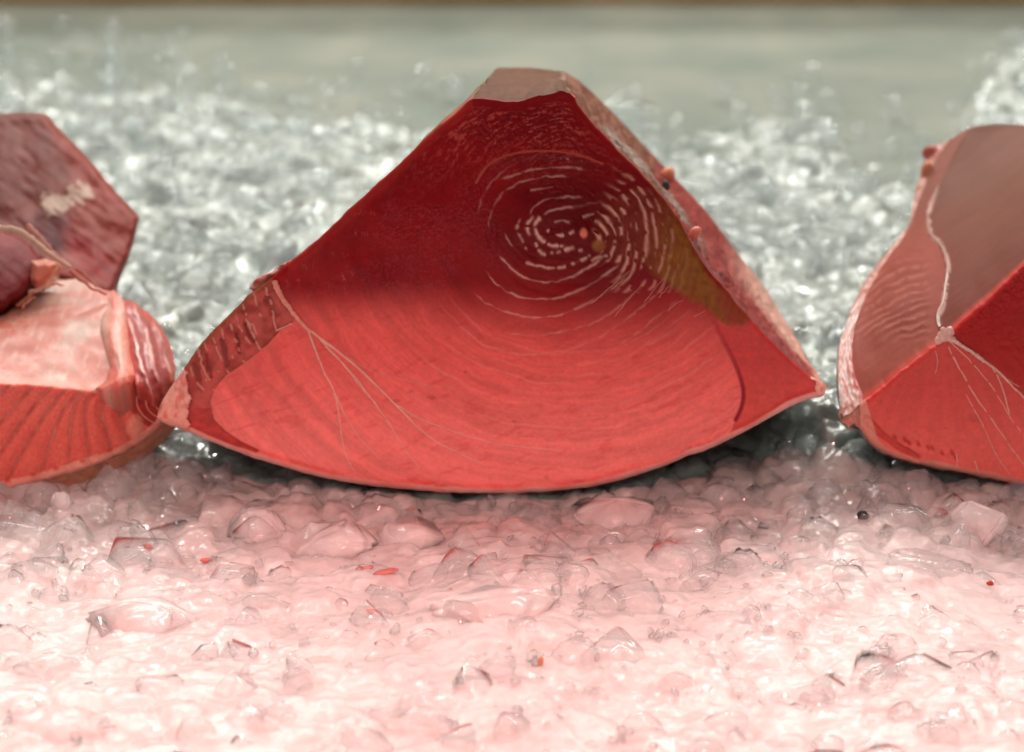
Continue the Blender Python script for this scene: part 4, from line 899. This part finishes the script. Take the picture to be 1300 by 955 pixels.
# orange skin band below the face, then the underside
A = np.stack([lc, lb(lc)], -1); A3 = resample(atY(A[:, 0], A[:, 1], LFY(A[:, 0])+0.003), 200)
Bp = smooth_line([(-60, 643), (0, 634), (60, 624), (120, 610), (170, 590), (202, 566), (226, 540)], 200); B3 = atY(Bp[:, 0], Bp[:, 1], LFY(Bp[:, 0])+0.012)
loft('skin', A3, B3, 20, SKIN, lambda u, v, P: lerp(np.array([0.66, 0.24, 0.13]), np.array([0.62, 0.29, 0.17]), fbm(u*20, v*3, 350, 3))*(0.88+0.24*fbm(u*90, v*8, 351, 2))[..., None], left, lambda u, v, P: 0.0012*(fbm(u*30, v*3, 352, 2)-0.5), label='smooth orange belly skin edge')
B4 = B3+np.array([-0.06, 0.2, 0.0]); B4[:, 2] = np.minimum(B4[:, 2], 0.0)-0.008
loft('underside', B3, B4, 16, SKIN, lambda u, v, P: np.broadcast_to(np.array([0.45, 0.24, 0.16]), P.shape).copy(), left)

def pale_membrane(X, Y, d):
    a = fbm(X/30, Y/22, 360, 4); b = fbm((X+0.5*Y)/7, (Y-0.5*X)/20, 361, 3); e = fbm(X/4, Y/3, 362, 2)
    c = lerp(np.array([0.60, 0.22, 0.18]), np.array([0.60, 0.36, 0.30]), ss(0.35, 0.68, a)); c = c*(0.90+0.20*b)[..., None]
    c = lerp(c, np.array([0.70, 0.48, 0.42]), ss(0.62, 0.78, b)*0.4)
    c = lerp(c, np.array([0.62, 0.13, 0.11]), ss(120, 150, X+10*(a-0.5))*0.6)
    c = lerp(c, np.array([0.56, 0.11, 0.085]), ss(0.58, 0.75, fbm(X/16, Y/9, 363, 3))*ss(60, 10, X)*0.9)
    c = lerp(c, np.array([0.60, 0.18, 0.11])*(0.5+e[..., None]), ss(55, 20, X-(Y-400)*0.2)*ss(430, 395, Y)*0.8)
    return lerp(c, np.array([0.76, 0.28, 0.21]), ss(9, 3, np.abs(Y-np.interp(X, [0, 100, 150], [484, 490, 490])))*0.7)
MEM = [(-60, 484), (0, 490), (60, 493), (110, 498), (140, 498), (152, 485), (150, 450), (146, 410), (150, 372), (130, 368), (95, 352), (60, 350), (30, 380), (0, 402), (-60, 410)]
px_patch('belly_membrane', MEM, tps([(-60, 484, 0.004), (0, 490, 0.004), (110, 498, 0.006), (150, 490, 0.012), (150, 440, 0.06), (60, 440, 0.062), (-60, 440, 0.06), (0, 400, 0.115), (60, 370, 0.15), (130, 370, 0.14), (95, 352, 0.17)]), pale_membrane, MEMBRANE, left, 2.5, lambda X, Y, d: 0.006*(fbm(X/40, Y/22, 365, 2)-0.5)+0.0008*(fbm(X/8, Y/6, 366, 2)-0.5), back=(0, 0.03, -0.05), round_m=0.002, label='glossy pale pink belly membrane')
# rib ridge and dark striped rib block
def ridge_col(X, Y, d):
    u = X-np.interp(Y, [372, 420, 490], [140, 134, 140]); a = fbm(X/5, Y/20, 370, 3)
    c = lerp(np.array([0.70, 0.22, 0.17]), np.array([0.76, 0.42, 0.35]), 0.5+0.5*np.cos(u/3.1+2*a)); c = lerp(c, np.array([0.70, 0.14, 0.10]), ss(462, 478, Y)*ss(500, 488, Y)*0.7)
    return c*(0.85+0.3*fbm(X/4, Y/5, 371, 2))[..., None]
px_patch('rib_ridge', [(143, 368), (155, 378), (160, 395), (163, 425), (166, 455), (172, 476), (166, 487), (150, 494), (130, 498), (120, 494), (135, 482), (140, 466), (132, 440), (126, 415), (130, 392), (136, 376)], tps([(143, 368, 0.135), (160, 395, 0.105), (163, 440, 0.055), (168, 480, 0.012), (130, 497, 0.000), (140, 466, 0.028), (128, 415, 0.085), (136, 376, 0.13)]), ridge_col, MEMBRANE, left, 2.0, lambda X, Y, d: -0.006*ss(0, 14, d)+0.003*(fbm(X/7, Y/12, 372, 2)-0.5), back=(0, 0.02, -0.04), label='raised pink rib ridge')
def block_col(X, Y, d):
    w = 5*(fbm(X/18, Y/18, 380, 2)-0.5); u = (X-0.32*(Y-390))+w*1.8
    s_ = np.sin(u/2.7); a = fbm(X/6, Y/8, 381, 3)
    c = lerp(np.array([0.36, 0.055, 0.06]), np.array([0.45, 0.13, 0.12]), a); c = lerp(c, np.array([0.74, 0.42, 0.38]), ss(0.55, 0.95, s_)*ss(0.25, 0.5, fbm(X/12, Y/25, 382, 2)))
    c = lerp(c, np.array([0.62, 0.08, 0.06]), ss(9, 2, d)*0.75); return c*(0.8+0.4*fbm(X/3, Y/3, 383, 2))[..., None]
px_patch('rib_block', [(153, 380), (168, 383), (190, 398), (205, 415), (217, 440), (223, 465), (221, 484), (208, 506), (200, 512), (185, 500), (172, 489), (168, 470), (162, 440), (158, 410)], tps([(155, 380, 0.13), (190, 398, 0.12), (215, 440, 0.085), (222, 475, 0.055), (205, 510, 0.030), (172, 489, 0.012), (163, 440, 0.06), (180, 440, 0.06), (195, 470, 0.035)]), block_col, FLESH, left, 1.8, lambda X, Y, d: 0.0014*np.sin((X-0.32*(Y-390)+9*(fbm(X/18, Y/18, 380, 2)-0.5))/2.7+math.pi)+0.004*(fbm(X/15, Y/15, 384, 2)-0.5)-0.003*ss(0, 12, d), back=(-0.01, 0.06, -0.07), label='dark striped block of rib meat')
# upper mass receding behind
def upper_col(X, Y, d):
    a = fbm(X/30, Y/30, 390, 4); s_ = fbm((X*0.8+Y*0.6)/24, (Y*0.8-X*0.6)/4.5, 391, 3); e = fbm(X/7, Y/7, 392, 3)
    c = lerp(np.array([0.19, 0.048, 0.038]), np.array([0.25, 0.075, 0.055]), a)*(0.75+0.5*s_)[..., None]
    rg = ss(-16, 6, X-np.interp(Y, [145, 215, 260, 370], [60, 95, 100, 60])); c = lerp(c, np.array([0.34, 0.075, 0.055])*(0.85+0.3*e[..., None]), rg)
    deep = ss(1.0, 0.5, np.hypot((X-70)/38, (Y-292-0.45*(X-70))/34)); c = lerp(c, np.array([0.12, 0.006, 0.008])*(0.5+1.0*s_[..., None]), deep*0.95)
    red = ss(1.0, 0.5, np.hypot((X-115)/45, (Y-325-0.7*(X-115))/32)); c = lerp(c, np.array([0.34, 0.020, 0.02])*(0.5+1.0*s_[..., None]), red*0.85)
    c = c*np.array([0.72, 0.52, 0.52])
    w = np.hypot((X-84)/34, (Y-252+0.45*(X-84))/15)+1.5*(s_-0.5)+1.1*(e-0.5)
    c = lerp(c, np.array([0.50, 0.34, 0.27]), ss(1.05, 0.70, w)*0.9)
    return c
UPP = [(-60, 150), (-10, 146), (20, 143), (58, 145), (75, 163), (110, 199), (140, 234), (163, 262), (177, 276), (172, 300), (162, 330), (150, 352), (139, 378), (120, 372), (92, 360), (60, 352), (30, 345), (-60, 330)]
px_patch('back_loin', UPP, tps([(-60, 150, 0.34), (20, 143, 0.34), (58, 145, 0.335), (110, 199, 0.30), (163, 262, 0.25), (177, 276, 0.24), (150, 352, 0.18), (139, 376, 0.155), (92, 360, 0.16), (30, 345, 0.17), (-60, 330, 0.18), (70, 300, 0.215), (0, 240, 0.25)]), upper_col, FLESH_SOFT, left, 3.0, lambda X, Y, d: 0.014*(fbm(X/40, Y/40, 395, 3)-0.5)+0.003*(fbm((X*0.8+Y*0.6)/24, (Y*0.8-X*0.6)/4.5, 391, 3)-0.5), back=(-0.03, 0.05, -0.13), round_px=9, round_m=0.012, label='brownish red loin rising behind the membrane')
# dark glossy lobe on the left, with a fat band over it
def lobe_col(X, Y, d):
    a = fbm(X/18, Y/18, 400, 3); c = lerp(np.array([0.16, 0.010, 0.012]), np.array([0.22, 0.03, 0.032]), ss(345, 305, Y+30*(a-0.5)))
    return c*(0.8+0.4*fbm(X/5, Y/5, 401, 2))[..., None]
px_patch('dark_lobe', [(-60, 290), (0, 293), (22, 299), (40, 312), (52, 328), (50, 346), (38, 360), (28, 372), (12, 381), (0, 391), (-60, 408)], tps([(-60, 292, 0.165), (20, 299, 0.165), (46, 330, 0.15), (34, 368, 0.12), (0, 392, 0.10), (-60, 405, 0.10), (0, 340, 0.130), (-60, 340, 0.128)]), lobe_col, FLESH_SOFT, left, 2.2, lambda X, Y, d: -0.002*ss(0, 20, d)+0.0025*(fbm(X/16, Y/16, 402, 3)-0.5), back=(-0.02, 0.05, -0.05), round_px=9, round_m=0.005, label='dark glossy rounded lobe of muscle')
def on_left(Yd):
    def f(P, lift): return atY(P[:, 0], P[:, 1], Yd(P[:, 0], P[:, 1])-lift)
    return f
sinew([(-40, 286), (0, 290), (25, 295), (45, 308), (62, 322), (80, 334), (95, 342)], 13, 6, left, on_left(lambda x, y: 0.150-0.0002*x), (0.72, 0.46, 0.36), lift=0.004, name='fat_band', jit=1.0)
sinew([(34, 285), (44, 295), (58, 310), (74, 326), (90, 338)], 7, 4, left, on_left(lambda x, y: 0.160-0.0002*x), (0.62, 0.32, 0.28), lift=0.003, name='fat_band', jit=1.2)
px_patch('flesh_flap', [(40, 332), (60, 329), (73, 334), (68, 348), (58, 360), (46, 366), (38, 358), (38, 344)], lambda x, y: 0.135-0.0004*(y-345), lambda X, Y, d: lerp(np.array([0.62, 0.15, 0.095]), np.array([0.74, 0.30, 0.2]), ss(5, 1, d)*fbm(X/6, Y/6, 410, 2)*1.5), FAT, left, 1.6, lambda X, Y, d: -0.004*ss(0, 8, d), back=(0, 0.02, -0.01), label='torn orange flap of flesh')
for i, p in enumerate([[(72, 334), (70, 345), (60, 356), (50, 364)], [(36, 372), (52, 367), (68, 361), (84, 363)], [(88, 343), (102, 356), (116, 366), (132, 372), (140, 376)], [(20, 388), (34, 378), (44, 368)], [(28, 392), (34, 384), (46, 376)], [(95, 340), (108, 350), (124, 366)]]):
    sinew(p, 5, 3, left, on_left(lambda x, y: 0.14-0.0004*(y-345)), [(0.70, 0.32, 0.22), (0.74, 0.36, 0.26), (0.58, 0.12, 0.09), (0.52, 0.17, 0.10), (0.6, 0.2, 0.13), (0.55, 0.16, 0.12)][i], lift=0.004, name='torn_membrane', n=24, jit=1.5)

# ------------------------------------------------------------------ single pieces of ice one can pick out
def ice_thing(label, px, py, rx, ry, rz, mat, seed, rot=None, lift=0.0, cloud=0.2, planes=10):
    r = np.random.default_rng(seed); Vv, F = ice_hull(r, planes*2+8, 0.25, 4); Vv = Vv/np.abs(Vv).max(0)*np.array([rx, ry, rz])*0.00047
    if rot is not None: Vv = Vv@np.array(Matrix.Rotation(rot, 3, 'Y')).T
    p = atZ(np.array([px]), np.array([py]), np.array([0.004]))[0]; p[2] = float(ice_z(np.array([p[0]]), np.array([p[1]]), False)[0])+rz*0.00047*0.12+lift
    o = make('ice_chunk', Vv, F, mat, attr={'cloud': np.full(len(Vv), cloud)}); o.location = p
    o['label'] = label; o['category'] = 'ice'; o['group'] = 'larger ice lumps in front of the tuna'
    return o
ice_thing('large clear angular ice lump between the central and right tuna chunks', 955, 600, 62, 40, 30, ICE_CLEAR, 501, 0.35, 0.002, 0.0, 12)
ice_thing('smoky clear ice lump tucked under the right half of the central tuna', 915, 570, 36, 30, 22, ICE_CLEAR, 502, 0.2, 0.0, 0.0)
ice_thing('wide rounded cloudy ice lump near the right edge below the right tuna', 1240, 652, 48, 40, 38, ICE_CLOUDY, 503, 0.1, 0.0, 0.5, 6)
ice_thing('round bubbly ice lump below the left corner of the right tuna', 1165, 655, 44, 36, 34, ICE, 504, -0.2, 0.0, 0.3, 7)
ice_thing('small pointed ice shard against the skin of the right tuna', 1118, 598, 16, 14, 20, ICE, 505, 0.6, 0.0, 0.5)
ice_thing('small upright ice lump standing under the left tuna belly', 78, 636, 19, 18, 22, ICE_CLOUDY, 506, 0.0, 0.002, 0.5, 8)
ice_thing('flat wet ice lump at the left edge below the left tuna', 18, 662, 60, 40, 22, ICE, 507, 0.15, 0.0, 0.2, 9)
ice_thing('low rounded ice lump beneath the left end of the central tuna', 325, 655, 45, 40, 28, ICE_CLOUDY, 508, 0.2, 0.0, 0.4, 7)
ice_thing('broad pale ice slab below the middle of the left half', 420, 668, 60, 40, 26, ICE_CLOUDY, 509, -0.1, 0.0, 0.5, 8)
ice_thing('smooth cloudy ice block under the bottom curve of the central tuna', 780, 640, 58, 40, 26, ICE_CLOUDY, 510, 0.05, 0.0, 0.7, 7)
ice_thing('smooth milky ice dome low in the middle foreground', 640, 778, 90, 60, 40, ICE_CLOUDY, 511, 0.0, -0.006, 0.7, 6)
ice_thing('ridged ice lump at the bottom right of centre', 790, 835, 58, 45, 40, ICE, 512, 0.3, -0.004, 0.3, 12)
ice_thing('clear ice piece in the gap between left and central tuna', 262, 592, 44, 30, 22, ICE_CLEAR, 513, 0.3, 0.0, 0.05)
ice_thing('angular ice slab right of centre in the foreground', 1180, 700, 56, 44, 22, ICE, 514, 0.2, -0.002, 0.4, 12)
ice_thing('pale lump of ice under the left half of the central tuna', 520, 660, 48, 36, 24, ICE_CLOUDY, 515, -0.2, 0.0, 0.5, 9)
ice_thing('wet ice lump in the gap beside the right tip of the central tuna', 1035, 566, 34, 28, 20, ICE_CLEAR, 516, 0.4, 0.0, 0.1)
ice_thing('large flat ice lump in the left foreground', 190, 770, 85, 60, 28, ICE_CLOUDY, 517, 0.1, -0.004, 0.5, 8)

# scraps of tuna on the ice
def bit(label, name, cat, px, py, rx, ry, rz, col, seed, rot=0.0):
    o = scrap(name, px, py, None, rx, ry, rz, col, None, FLESH, seed=seed, rot=rot)
    o['label'] = label; o['category'] = cat
bit('thin red shred of tuna on the ice below the central chunk, longer of two', 'flesh_scrap', 'tuna scrap', 490, 721, 15, 7, 2.2, (0.50, 0.17, 0.15), 601, -0.2)
bit('short red shred of tuna just up and left of the longer shred', 'flesh_scrap', 'tuna scrap', 465, 711, 9, 4, 1.8, (0.50, 0.19, 0.17), 602, -0.25)
bit('small pink shred lower left of the two red shreds', 'flesh_scrap', 'tuna scrap', 475, 767, 10, 4, 1.6, (0.66, 0.24, 0.21), 603, 0.15)
bit('tiny dark red shred on the ice at left', 'flesh_scrap', 'tuna scrap', 187, 682, 6, 4, 3, (0.45, 0.12, 0.11), 604, 0.4)
bit('tiny pink shred right of the dark red one on the left ice', 'flesh_scrap', 'tuna scrap', 263, 694, 9, 4, 2.5, (0.66, 0.16, 0.14), 605, 0.0)
bit('black speck of skin lying on the ice at right', 'skin_speck', 'speck', 1096, 648, 7, 5, 6, (0.03, 0.03, 0.035), 606, 0.5)
bit('tiny brown speck on the ice at the far right', 'skin_speck', 'speck', 1258, 721, 4, 3, 3, (0.35, 0.06, 0.02), 607, 0.0)
bit('small orange sliver on the ice at bottom centre', 'flesh_scrap', 'tuna scrap', 686, 851, 3, 3, 6, (0.5, 0.22, 0.12), 608, 0.1)
